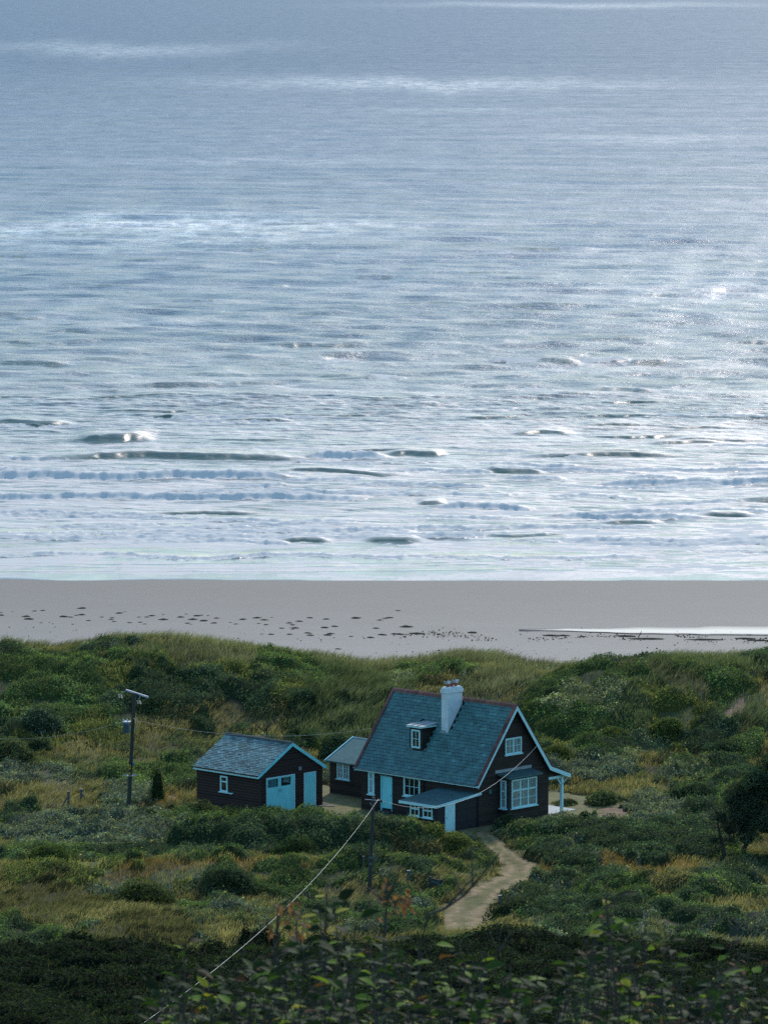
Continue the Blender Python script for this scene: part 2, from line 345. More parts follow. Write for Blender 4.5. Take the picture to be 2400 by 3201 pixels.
# path
_pv = np.array([(1045, 1800, 20), (1060, 1822, 26), (1087, 1846, 30), (1117, 1868, 46), (1118, 1896, 48), (1060, 1921, 44), (1027, 1946, 56), (1007, 1971, 60), (1000, 1996, 55), (996, 2010, 40)], float)
PATHP = np.array([on_ground(a, b) for a, b, _ in _pv]); PATHW = .92 * _pv[:, 2] * 1.44761 * PATHP[:, 1] / FPX
PD = np.full(XX.shape, 99.)
for i in range(len(PATHP) - 1):
    a, b = PATHP[i][:2], PATHP[i + 1][:2]; e = b - a; L2 = e @ e
    tt = np.clip(((XX - a[0]) * e[0] + (YY - a[1]) * e[1]) / L2, 0, 1)
    d = np.hypot(XX - a[0] - tt * e[0], YY - a[1] - tt * e[1]) / (PATHW[i] * (1 - tt) + PATHW[i + 1] * tt)
    PD = np.minimum(PD, d)
PD = PD + (fbm(XX / .9, YY / 1.4, 71) - .5) * 1.0
CLS[(PD < 1.25) & (PD > .9)] = ID['tan']; CLS[PD <= 1.0] = ID['lawn']
CLS[in_bld] = ID['lawn']

PAL = {  # leaf palette, grass palette, dome probability, r range, h range, leaf density, blades per m2, blade height
 'tan': ([(.10, .11, .05), (.14, .12, .06)], [(.28, .23, .125), (.215, .185, .095), (.145, .14, .065)], .10, (.3, .8), (.15, .45), 50, 42, .36),
 'otan': ([(.12, .10, .05)], [(.28, .18, .085), (.22, .16, .08), (.15, .13, .06)], .05, (.3, .6), (.15, .3), 30, 46, .36),
 'dk': ([(.034, .062, .036), (.052, .085, .045), (.08, .11, .06)], [(.10, .11, .06)], .8, (.5, 1.6), (.35, 1.05), 62, 3, .4),
 'gr': ([(.055, .10, .04), (.08, .13, .047), (.11, .15, .06)], [(.13, .15, .07)], .75, (.4, 1.3), (.25, .8), 62, 6, .4),
 'yg': ([(.12, .15, .045), (.17, .17, .055), (.085, .12, .04)], [(.24, .22, .09)], .6, (.4, 1.1), (.2, .6), 60, 12, .35),
 'gy': ([(.085, .12, .09), (.13, .165, .12), (.05, .08, .055), (.2, .22, .17)], [(.17, .17, .11)], .75, (.4, 1.2), (.25, .7), 62, 7, .4),
 'ol': ([(.09, .11, .055)], [(.112, .128, .080), (.155, .15, .100), (.082, .10, .064), (.215, .195, .135)], .10, (.4, 1.0), (.2, .5), 40, 46, .62),
 'dkol': ([(.05, .08, .045)], [(.10, .125, .07), (.075, .10, .06), (.14, .15, .09)], .28, (.5, 1.3), (.3, .8), 50, 44, .62),
 'fl': ([(.20, .22, .12), (.13, .17, .06), (.07, .11, .04), (.34, .34, .24)], [(.2, .2, .1)], .7, (.4, 1.0), (.3, .8), 60, 8, .35),
 'fd': ([(.010, .018, .012), (.016, .026, .015), (.025, .036, .019)], [(.10, .10, .05), (.07, .075, .04)], .8, (.6, 1.9), (.4, 1.3), 55, 3, .4),  # near-slope scrub: the shade over it is put into darker leaf colours
 'mix': ([(.055, .085, .045), (.085, .115, .055), (.12, .14, .085)], [(.20, .175, .09), (.14, .14, .07)], .45, (.35, .9), (.15, .4), 56, 24, .34),
 'shade_tan': ([(.05, .06, .03)], [(.17, .14, .08), (.13, .12, .065), (.09, .095, .045)], .3, (.4, 1.0), (.2, .5), 50, 40, .38),  # tan-brown grass, its palette darkened for the shade it lies in
 'bare': ([(.1, .1, .05)], [(.26, .2, .12)], 0, (.3, .5), (.1, .2), 1, 3, .15),
 'lawn': ([(.1, .1, .05)], [(.23, .205, .10), (.17, .17, .08), (.28, .235, .13)], 0, (.3, .5), (.1, .2), 1, 30, .07)}
CAN = np.zeros_like(XX); CANT = np.ones_like(XX)
def add_dome(cx, cy, r, h, tv, ry=None):
    ry = ry or r * random.uniform(.8, 1.3)
    i0, i1 = np.searchsorted(GX, (cx - r, cx + r)); j0, j1 = np.searchsorted(GY, (cy - ry, cy + ry))
    if i1 <= i0 or j1 <= j0: return
    s = (slice(j0, j1), slice(i0, i1))
    q = 1 - ((XX[s] - cx) / r) ** 2 - ((YY[s] - cy) / ry) ** 2
    z = h * np.clip(q, 0, 1) ** .55; m = z > CAN[s]
    CAN[s] = np.where(m, z, CAN[s]); CANT[s] = np.where(m & (z > 0), tv, CANT[s])
NO = lawn | in_bld | (PD < 1.05) | ((CLS == ID['bare']) & (YY < 335))
from_blk = ((HX > -16.8) & (HX < 1.3) & (HY > -4.2) & (HY < 9)) | ((GXl > -6.0) & (GXl < 1.5) & (GYl > -.5) & (GYl < 6.3))
for k in range(15000):
    cx = random.uniform(-44, 44); cy = random.uniform(224, 364)
    i = int((cx + 46) / DX); j = int((cy - 222) / DX); c = CL[CLS[j, i]]
    P = PAL[c]
    if random.random() > P[2] * .42: continue
    r = random.uniform(*P[3]); h = random.uniform(*P[4]) * (.5 + r / P[3][1] * .6)
    ii = slice(max(0, i - int(r / DX)), i + int(r / DX) + 1); jj = slice(max(0, j - int(r / DX)), j + int(r / DX) + 1)
    if NO[jj, ii].any() or from_blk[jj, ii].any(): continue
    add_dome(cx, cy, r, h, random.uniform(.7, 1.35))
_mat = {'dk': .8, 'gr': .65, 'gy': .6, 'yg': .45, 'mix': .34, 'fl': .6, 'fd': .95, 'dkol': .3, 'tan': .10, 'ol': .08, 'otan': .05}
_mh = np.array([_mat.get(c, 0) for c in CL])[CLS]
_b = _mh * sstep(.33, .66, fbm(XX / 1.7, YY / 2.3, 501, 4)) * (.45 + .9 * fbm(XX / 5, YY / 6, 503, 3))
_b = np.where(NO | from_blk, 0, _b); CAN = np.maximum(CAN * .8, _b) + .25 * np.minimum(CAN, _b)
# the tall thickets: in front of the garage, right of the path, behind the house
def thicket(pts, hmax, n, rr=(.8, 1.7)):
    for k in range(n):
        a = random.choice(pts); vx = random.gauss(a[0], a[2] * .5); vy = random.gauss(a[1], a[3] * .5)
        p = at_z(vx, vy, 4.2)
        i = int((p[0] + 46) / DX); j = int((p[1] - 222) / DX)
        if not (2 < i < len(GX) - 3 and 2 < j < len(GY) - 3): continue
        r = random.uniform(*rr); w = int(r / DX * .8)
        if NO[max(0, j - w):j + w + 1, i - w:i + w + 1].any() or in_bld[max(0, j - w):j + w + 1, i - w:i + w + 1].any(): continue
        add_dome(p[0], p[1], r, random.uniform(.55, 1) * hmax, random.uniform(.75, 1.3))
thicket([(480, 1825, 90, 14), (600, 1820, 110, 18), (720, 1820, 90, 16), (860, 1830, 80, 16)], 2.1, 150, (.6, 1.3))
thicket([(220, 1800, 130, 22), (340, 1790, 70, 20)], 1.0, 50, (.6, 1.2))
thicket([(1180, 1800, 70, 10), (1300, 1812, 100, 16), (1420, 1820, 80, 18)], 1.2, 70, (.6, 1.2))
thicket([(1220, 1600, 60, 18), (1330, 1605, 90, 18)], 1.3, 45)
thicket([(1600, 1720, 60, 30)], 1.6, 30)
thicket([(1230, 1985, 90, 20), (1500, 1940, 150, 30)], 1.2, 50)
_pb = on_ground(797, 1922); CAN *= sstep(.6, 2.2, np.hypot(XX - _pb[0], (YY - _pb[1] + 1.5) / 2.2))
CAN += np.where(CAN > .05, (fbm(XX / .8, YY / .8, 81) - .5) * .30, 0); CAN = np.clip(CAN, 0, None)
CAN[in_bld | (PD < .95)] = 0
gy_, gx_ = np.gradient(ZZ + CAN, DX); gnx, gny = -gx_, -gy_
def samp(A, x, y):
    i = np.clip((x - GX[0]) / DX, 0, len(GX) - 1.001); j = np.clip((y - GY[0]) / DX, 0, len(GY) - 1.001)
    i0 = i.astype(int); j0 = j.astype(int); fi = i - i0; fj = j - j0
    return (A[j0, i0] * (1 - fi) + A[j0, i0 + 1] * fi) * (1 - fj) + (A[j0 + 1, i0] * (1 - fi) + A[j0 + 1, i0 + 1] * fi) * fj
def near(A, x, y):
    return A[np.clip(np.rint((y - GY[0]) / DX).astype(int), 0, len(GY) - 1), np.clip(np.rint((x - GX[0]) / DX).astype(int), 0, len(GX) - 1)]

# ---- soil sheet: fine grid in the seen area + coarse far/near parts, one mesh
SOIL = {'tan': (.085, .08, .042), 'otan': (.12, .09, .045), 'dk': (.03, .035, .02), 'gr': (.045, .055, .028), 'yg': (.08, .09, .04), 'gy': (.07, .075, .05), 'ol': (.12, .115, .07),
        'fl': (.08, .09, .04), 'fd': (.025, .028, .016), 'mix': (.09, .085, .05), 'bare': (.23, .155, .11), 'lawn': (.16, .135, .07), 'dkol': (.075, .085, .05), 'shade_tan': (.065, .06, .034)}
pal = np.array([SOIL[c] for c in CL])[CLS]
sand_spot = set()
soilc = pal.copy()
ys_n = np.concatenate([np.arange(-60, 222, 4.0), GY]); ys_n = ys_n[ys_n < 372.9]; yf = np.concatenate([np.arange(374, 470, 1.5), np.arange(475, 760, 15.)])
ysA = np.concatenate([ys_n, yf]); xsA = np.concatenate([np.arange(-400, -48, 16.), GX, np.arange(48, 401, 16.)])
AX, AY = np.meshgrid(xsA, ysA); AZ = terr(np.clip(AX, -60, 60), AY)
AZ = AZ + np.where(AY > 372, (fbm(AX / 6, AY / 5, 91) - .5) * .10 * (1 - sstep(425, 445, AY)), 0)
cc = np.zeros(AX.shape + (3,)); cc[:] = (.05, .055, .03)
sand = np.array((.148, .132, .128)); wet = np.array((.098, .082, .079))
cls_c = near(np.arange(CLS.size).reshape(CLS.shape), AX.ravel(), AY.ravel()); inn = (AY >= 222) & (AY <= 372) & (np.abs(AX) <= 46)
cc[inn] = soilc.reshape(-1, 3)[cls_c.reshape(AX.shape)[inn]]
out = (AY >= 222) & (AY <= 372) & ~inn; cc[out] = (.07, .08, .045)
bm_ = AY > 369; f = sstep(396, 462, AY + (fbm(AX / 20, AY / 6, 95) - .5) * 10)[..., None]; cc[bm_] = (sand * (1 - f) + wet * f)[bm_]
nyA, nxA = AX.shape
def grid_faces(ny, nx, mask=None):
    a = np.arange(ny * nx).reshape(ny, nx); q = np.stack([a[:-1, :-1], a[:-1, 1:], a[1:, 1:], a[1:, :-1]], -1)
    return q[mask] if mask is not None else q.reshape(-1, 4)
land_rows = AY[:, 0] <= 374.5
def sub_rows(r0, r1, name, material, kind='structure'):
    s = slice(r0, r1); v = np.stack([AX[s], AY[s], AZ[s]], -1).reshape(-1, 3)
    return tag(np_mesh(name, v, grid_faces(r1 - r0, nxA), material, colors=cc[s].reshape(-1, 3), smooth=True), kind=kind)
k374 = int(np.argmax(AY[:, 0] >= 374))
sub_rows(0, k374 + 1, 'ground', M['ground'])
def mat_sand():
    m, t, o = nt('beach_sand'); a = N(t, 'ShaderNodeVertexColor', layer_name='tint')
    p = N(t, 'ShaderNodeBsdfPrincipled', Roughness=.75); p.inputs['Specular IOR Level'].default_value = .3
    tc = N(t, 'ShaderNodeTexCoord'); mp = N(t, 'ShaderNodeMapping'); mp.inputs['Scale'].default_value = (.35, 1, 1); t.links.new(tc.outputs['Object'], mp.inputs[0])
    n1 = N(t, 'ShaderNodeTexNoise', Scale=.9, Detail=10.0, Roughness=.8); t.links.new(mp.outputs[0], n1.inputs['Vector'])
    v = ramp(t, n1.outputs[0], [(.25, (.82, .82, .82)), (.75, (1.15, 1.14, 1.14))]); t.links.new(mixc(t, 1.0, a.outputs[0], v, 'MULTIPLY'), p.inputs['Base Color'])
    b = N(t, 'ShaderNodeBump', Strength=.5, Distance=.05); t.links.new(n1.outputs[0], b.inputs['Height']); t.links.new(b.outputs[0], p.inputs['Normal'])
    t.links.new(p.outputs[0], o.inputs[0]); return m
M['sand'] = mat_sand()
sub_rows(k374, nyA, 'beach', M['sand'])

# path and lawn: sheets of the same grid lying just over the soil
def sheet(name, mask, lift, colfun, material):
    q = mask[:-1, :-1] & mask[1:, :-1] & mask[:-1, 1:] & mask[1:, 1:]
    f = grid_faces(*XX.shape, q); u, inv = np.unique(f, return_inverse=True)
    v = np.stack([XX.ravel()[u], YY.ravel()[u], ZZ.ravel()[u] + lift], -1)
    return tag(np_mesh(name, v, inv.reshape(-1, 4), material, colors=colfun(v), smooth=True), kind='structure')
def c_path(v):
    n = fbm(v[:, 0] * 1.2, v[:, 1] * .8, 101)[:, None]; d = near(PD, v[:, 0], v[:, 1])[:, None]
    rut = np.exp(-((d - .48) / .16) ** 2); gs_ = np.exp(-(d / .22) ** 2) + sstep(.75, .95, d)
    return np.array((.205, .14, .08)) * (1 - n) * 1.25 + np.array((.13, .125, .06)) * n * 1.0 + np.array((.09, .055, .04)) * rut - np.array((.05, .02, .025)) * np.clip(gs_, 0, 1)
sheet('path', PD < 1.0, .03, c_path, M['ground'])
def c_lawn(v):
    n = fbm(v[:, 0] / 2.2, v[:, 1] / 2.2, 111)[:, None]
    return np.array((.20, .165, .085)) * (1 - n) * 1.2 + np.array((.115, .125, .06)) * n * 1.1
sheet('lawn', lawn & ~(PD < 1.0), .02, c_lawn, M['ground'])

# ---- leaf and blade clouds
def quads(cen, u, v):
    n = len(cen); V = np.empty((n, 4, 3)); V[:, 0] = cen - u; V[:, 1] = cen - v * .75; V[:, 2] = cen + u; V[:, 3] = cen + v * .75
    return V.reshape(-1, 3), np.arange(n * 4).reshape(n, 4)
def rand_dirs(n, r=rng):
    d = r.normal(size=(n, 3)); return d / np.linalg.norm(d, axis=1, keepdims=True)
def leaf_frames(nrm, size):
    n = len(nrm); a = rand_dirs(n); u = np.cross(nrm, a); u /= np.linalg.norm(u, axis=1, keepdims=True) + 1e-9; v = np.cross(nrm, u)
    return u * size[:, None], v * size[:, None]
def leaves_at(P, Nrm, size, tint, spread=.75):
    nn = Nrm + rand_dirs(len(P)) * spread; nn /= np.linalg.norm(nn, axis=1, keepdims=True) + 1e-9
    u, v = leaf_frames(nn, size); V, F = quads(P, u, v); return V, F, np.repeat(tint, 4, 0)
PALL = {c: np.array(PAL[c][0]) for c in CL}; PALG = {c: np.array(PAL[c][1]) for c in CL}
def scatter_leaves(classes):
    Vs, Fs, Cs = [], [], []; off = 0
    for c in classes:
        m = (CLS == ID[c]) & (CAN > .08) & (YY < 366); area = DX * DX * np.sqrt(1 + gnx ** 2 + gny ** 2)
        vis = (np.abs(XX) < .0727 * YY * 1.22 + 2)
        w = (area * m * vis).ravel(); tot = w.sum()
        if tot < .5: continue
        n = int(tot * PAL[c][5] * 1.6); idx = rng.choice(w.size, n, p=w / tot)
        x = XX.ravel()[idx] + rng.uniform(-.5, .5, n) * DX; y = YY.ravel()[idx] + rng.uniform(-.5, .5, n) * DX
        h = samp(CAN, x, y); ok = h > .04; x, y, h = x[ok], y[ok], h[ok]; n = len(x)
        nz = np.stack([samp(gnx, x, y), samp(gny, x, y), np.ones(n)], -1); nz /= np.linalg.norm(nz, axis=1, keepdims=True)
        P = np.stack([x, y, samp(ZZ, x, y) + h], -1) + nz * rng.normal(.02, .07, (n, 1)) + rng.normal(0, .03, (n, 3))
        tv = near(CANT, x, y); k = (rng.random(n) * len(PALL[c])).astype(int)
        lump = fbm(x / .45, y / .45, 121, 2); up = fbm(x / 3, y / 3, 131, 2)
        t_ = PALL[c][k] * (tv * (.45 + 1.1 * lump) * (.75 + .5 * up) * rng.uniform(.7, 1.35, n))[:, None]
        if c in ('gr', 'gy', 'mix'):   # autumn-yellow tips here and there
            s = rng.random(n) < .10; t_[s] = t_[s] * np.array((1.9, 1.5, .8))
        s_ = rng.uniform(.04, .085, n) * (1.25 if c == 'fd' else 1.0)
        V, F, C = leaves_at(P, nz, s_, t_); Vs.append(V); Fs.append(F + off); Cs.append(C); off += len(V)
    return np.concatenate(Vs), np.concatenate(Fs), np.concatenate(Cs)
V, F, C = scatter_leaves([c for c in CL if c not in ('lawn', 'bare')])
# opaque sheet just under the leaves, in darkened leaf colour
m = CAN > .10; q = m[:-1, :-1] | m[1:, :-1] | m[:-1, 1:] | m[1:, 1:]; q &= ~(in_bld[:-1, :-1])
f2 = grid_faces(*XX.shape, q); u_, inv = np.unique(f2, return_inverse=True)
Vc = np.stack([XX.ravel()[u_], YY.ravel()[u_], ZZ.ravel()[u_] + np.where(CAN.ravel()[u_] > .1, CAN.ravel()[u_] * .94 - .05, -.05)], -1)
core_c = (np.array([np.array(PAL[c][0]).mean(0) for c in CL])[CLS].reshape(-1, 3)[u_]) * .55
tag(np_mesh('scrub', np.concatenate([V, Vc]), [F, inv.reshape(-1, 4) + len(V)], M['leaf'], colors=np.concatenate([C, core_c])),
    'low bramble, gorse and bracken scrub covering the dunes', 'scrub', kind='stuff')
print('leaves', len(F))

def blades(P, H, W, lean, tint, seed=0):
    n = len(P); az = rng.uniform(0, 2 * pi, n); side = np.stack([np.cos(az), np.sin(az), np.zeros(n)], -1) * (W / 2)[:, None]
    d1 = lean * .35 + np.array([0, 0, .6]); d2 = lean + np.array([0, 0, .92])
    V = np.empty((n, 6, 3)); V[:, 0] = P - side; V[:, 1] = P + side
    m_ = P + d1 * H[:, None]; V[:, 2] = m_ + side * .8; V[:, 3] = m_ - side * .8
    e = P + d2 * H[:, None]; V[:, 4] = e + side * .15; V[:, 5] = e - side * .15
    b = np.arange(n)[:, None] * 6
    F = np.concatenate([b + np.array([[0, 1, 2, 3]]), b + np.array([[3, 2, 4, 5]])])
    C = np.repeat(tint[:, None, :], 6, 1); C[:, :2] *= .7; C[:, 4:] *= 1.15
    return V.reshape(-1, 3), F, C.reshape(-1, 3)
def scatter_blades(classes, name, label, cat):
    Vs, Fs, Cs = [], [], []; off = 0
    for c in classes:
        m = (CLS == ID[c]) & (YY < 371) & ~in_bld & (np.abs(XX) < .0727 * YY * 1.22 + 2)
        w = (m * (DX * DX) * (.35 + 1.3 * (fbm(XX / .9, YY / .9, 141, 2) ** 1.0))).ravel(); tot = w.sum()
        if tot < .3: continue
        n = int(tot * PAL[c][6] * 1.5); idx = rng.choice(w.size, n, p=w / tot)
        x = XX.ravel()[idx] + rng.uniform(-.5, .5, n) * DX; y = YY.ravel()[idx] + rng.uniform(-.5, .5, n) * DX
        if c == 'lawn': keep = (near(PD, x, y) > .7 * rng.random(n)) | (near(PD, x, y) < .2); x, y = x[keep], y[keep]; n = len(x)
        P = np.stack([x, y, samp(ZZ, x, y) + samp(CAN, x, y) * .8 - .03], -1)
        tuft = fbm(x / .7, y / .7, 151, 2); H = PAL[c][7] * rng.uniform(.5, 1.25, n) * (.55 + .9 * tuft)
        g = (fbm(x / 6, y / 9, 161, 2) - .5) * 1.2
        lean = np.stack([.38 + g + rng.normal(0, .28, n), -.05 + rng.normal(0, .3, n), np.zeros(n)], -1)
        k = (rng.random(n) * len(PALG[c])).astype(int); v_ = (.55 + .9 * fbm(x / 2.6, y / 3.6, 171, 3)) * rng.uniform(.75, 1.25, n)
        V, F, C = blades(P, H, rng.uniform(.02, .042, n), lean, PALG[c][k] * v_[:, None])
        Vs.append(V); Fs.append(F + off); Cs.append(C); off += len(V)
    V = np.concatenate(Vs); F = np.concatenate(Fs); C = np.concatenate(Cs); print(name, len(F))
    return tag(np_mesh(name, V, F, M['grass'], colors=C), label, cat, kind='stuff')
scatter_blades(['ol', 'dkol'], 'marram_grass', 'long olive marram grass leaning in the wind along the dune crest', 'marram grass')
scatter_blades(['tan', 'otan', 'mix', 'dk', 'gr', 'yg', 'gy', 'fl', 'fd', 'bare', 'shade_tan'], 'dry_grass', 'dry tan tussock grass between the bushes and on the ridges', 'dry grass')
scatter_blades(['lawn'], 'short_grass', 'short mown grass of the yard round the cottage and along the track', 'grass')

# ------------------------------------------------------------------ sea: one sheet of real waves, rows spaced finer near the shore
ys1 = np.arange(452, 660, .33); k = [660.0]
while k[-1] < 5800: k.append(k[-1] + max(.45, (k[-1] ** 2) / (CAMZ * FPX) * 3.0))
ysS = np.concatenate([ys1, k, np.linspace(6500, 40000, 14)])
s_in = np.linspace(-.092, .092, 620); s_out = np.array([.1, .115, .14, .18, .25, .4, .7])
sS = np.concatenate([-s_out[::-1], s_in, s_out])
SX, SY = np.meshgrid(sS, ysS); SX = SX * np.maximum(SY, 452)
row = np.gradient(ysS)[:, None]
def shore(x): return 467.5 - .045 * x + (fbm(x / 9, x * 0 + 3.3, 5, 4) - .5) * 5.5 + np.sin(x / 23.) * .8
off = SY - shore(SX); grow = sstep(6, 60, off) * (.4 + .6 * sstep(90, 240, off)); deep = sstep(60, 300, off)
SZ = np.zeros_like(SX)
wr = np.random.default_rng(11)
for i in range(90):
    lam = float(np.exp(wr.uniform(math.log(1.6), math.log(46)))); th = wr.normal(0.12, .42 if lam > 12 else .6); lam = lam * .55 if lam > 14 and i % 2 else lam
    kx, ky = 2 * pi / lam * sin(th), 2 * pi / lam * cos(th); amp = .0074 * lam ** .66 * wr.uniform(.5, 1.3)
    fade = np.clip((lam / (row * 2.6)) - .6, 0, 1); ph = wr.uniform(0, 2 * pi)
    warp = (vnoise(SX / 60, SY / 80, i) - .5) * 5
    s = np.sin(kx * SX + ky * SY + ph + warp); s = (1 - np.abs(s)) * 1.3 - .45 if i % 3 == 0 else s
    SZ += amp * s * fade * (grow * (.35 + .65 * deep) if lam > 6 else grow * .8)
SLICK = np.zeros_like(SX)
for vx, vy, rx, ry, k_ in ((250, 105, 420, 12, .5), (900, 178, 620, 12, .62), (350, 485, 700, 22, .9), (300, 520, 500, 16, .4), (1250, 12, 500, 5, .5), (1400, 300, 300, 8, .3), (600, 350, 500, 6, .25), (1500, 640, 300, 60, .3), (300, 700, 350, 7, .25), (1000, 240, 350, 5, .25)):
    a = at_z(vx, vy - ry, 0)[1]; b = at_z(vx, vy + ry, 0)[1]; c_ = at_z(vx, vy, 0); wxx = (at_z(vx + rx, vy, 0)[0] - c_[0])
    yy = (SY - (a + b) / 2 + (fbm(SX / (c_[1] * .012), SX * 0 + vy, 251, 3) - .5) * (a - b) * 1.3) / ((a - b) * .55)
    SLICK += k_ * np.exp(-yy ** 2 - ((SX - c_[0]) / (wxx * .7)) ** 2)
gust = fbm(SX / 70, SY / 60, 201, 3); SZ *= (.65 + .7 * gust)
FOAM = np.zeros_like(SX); FACE = np.zeros_like(SX)
# breakers surveyed from the photo: x0, x1, foot line, height in photo units, kind
BRK = """0 610 1036 20 f|600 860 1024 9 g|0 770 1078 15 f|750 945 1068 7 f|0 350 1111 9 f|330 560 1112 5 g|0 350 1163 8 f|560 625 1172 9 f|610 710 1171 9 g|0 880 1203 5 f|860 1420 1202 4 f|655 845 991 20 f
110 660 993 15 g|835 960 986 13 g|1058 1175 785 13 f|1160 1250 789 14 g|1245 1365 783 13 f|1360 1440 785 8 g|770 880 821 11 f|690 780 815 5 g|1105 1220 850 9 f|1265 1415 849 11 g|950 1065 1023 10 f|1050 1175 1022 12 g|1090 1218 1037 9 f
1285 1690 1046 15 f|930 1158 1100 13 f|905 960 1092 10 g|1180 1535 1120 12 f|1520 1620 1114 10 g|785 905 1168 12 g|895 1055 1167 10 f|1050 1215 1158 5 g|1210 1690 1170 9 f|160 320 957 22 g|-20 150 918 14 g|-20 145 787 10 g
1150 1460 990 10 g|1110 1235 940 9 g|1605 1700 1088 14 g|560 800 747 9 g|580 620 620 7 g|190 420 858 6 g|300 480 835 6 g|380 560 810 5 g|1180 1390 1076 5 f|1440 1658 907 6 g|480 620 912 7 g|720 800 902 6 g|1300 1420 1128 6 g
0 100 860 6 g|1400 1560 960 7 g|1000 1130 905 6 g|150 260 780 6 g|860 1010 660 6 g|20 90 690 6 g|1020 1150 700 6 g|1270 1390 735 6 g|440 520 700 5 g|640 760 770 6 g|1500 1640 820 6 g|100 230 650 5 g|760 850 600 6 g|1350 1480 640 5 g"""
_r = random.Random(77)
for _i in range(54):   # thin foam lines running in over the shallows
    yv = _r.choice([_r.uniform(985, 1200), _r.uniform(1040, 1200), _r.uniform(900, 1060)]); x0 = _r.uniform(-150, 1600); L_ = _r.uniform(150, 560) * (1.5 if yv > 1060 else .8)
    BRK += '|%.0f %.0f %.0f %.1f f' % (x0, x0 + L_, yv, _r.uniform(2.6, 7.5) * (1.0 if yv < 1150 else .7))
for _i in range(70):   # unbroken swell faces further out
    yv = _r.uniform(480, 985); x0 = _r.uniform(-100, 1600)
    BRK += '|%.0f %.0f %.0f %.1f g' % (x0, x0 + _r.uniform(70, 230), yv, _r.uniform(2.5, 6.0))
for n_, ln in enumerate(BRK.replace('\n', '|').split('|')):
    x0, x1, yb, hv, kd = ln.split(); x0, x1, yb, hv = float(x0), float(x1), float(yb), float(hv)
    if x0 == 0: x0 = -320.
    if x1 >= 1658: x1 += 260.
    a = at_z(x0, yb, 0); b = at_z(x1, yb, 0); D = a[1]; hm = hv * 1.44761 / (FPX / D) * (1.0 if kd == 'f' else 1.05)
    xm, hw = (a[0] + b[0]) / 2, (b[0] - a[0]) / 2 * (1.25 if kd == 'g' else 1.12)
    r0 = np.searchsorted(ysS, D - 7); r1 = np.searchsorted(ysS, D + 9 * max(hm, .8) + 8); S_ = slice(r0, r1); sx, sy = SX[S_], SY[S_]
    e = np.clip((hw - np.abs(sx - xm)) / (hw * .6 if kd == 'g' else min(hw * .6, 7)), 0, 1); e = e * e * (3 - 2 * e)
    wob = (fbm(sx / 9, sx * 0 + n_ * 3.1, 211, 4) - .5) * 8 + (fbm(sx / 1.3, sx * 0 + n_, 213, 2) - .5) * 1.2
    t_ = sy - (D + wob); rise = (1.5 if kd == 'f' else 3.2) * max(hm, .35)
    hx = hm * (.8 + .4 * fbm(sx / 3.5, sx * 0 + n_ * 1.7, 215, 3)) * (.8 if kd == 'f' else .68)
    prof = np.where(t_ < 0, 0, np.where(t_ < rise, sstep(0, rise, t_), np.exp(-(np.abs(t_ - rise) / (2.6 * rise)) ** 1.5)))
    SZ[S_] = SZ[S_] * (1 - .5 * e * prof) + hx * e * prof * .92
    if kd == 'g': FACE[S_] = np.maximum(FACE[S_], e * (t_ > -.3) * np.clip(1.3 - t_ / rise, 0, 1))
    if kd == 'f':
        fm = e * (t_ > -.4) * np.clip(1.15 - (t_ - rise) / (1.1 * rise), 0, 1) * (t_ < rise * 2.4)
        FOAM[S_] = np.maximum(FOAM[S_], np.clip(fm * 1.6, 0, 1))
rough = (fbm(SX / .55, SY / .8, 221, 3) - .5)
CREST = FOAM.copy()
resid = sstep(.42, .62, fbm(SX / 7, SY / 2.6, 261, 4)) * .35 + sstep(.5, .62, fbm(SX / 1.8, SY / 1.1, 263, 3)) * .25
FOAM = np.maximum(FOAM, (resid * .8 + .06) * (1 - sstep(20, 190, off)) * sstep(-1, 1.5, off) + resid * .5 * (1 - sstep(150, 420, off)) * sstep(3, 12, off))
SZ += CREST * (rough * .34 + (fbm(SX / 1.7 + 4 * fbm(SX / 4.1, SY / 3, 277, 2), SY / 1.5, 271, 4) - .5) * .8 * fbm(SX / 6, SY / 5, 279, 2))
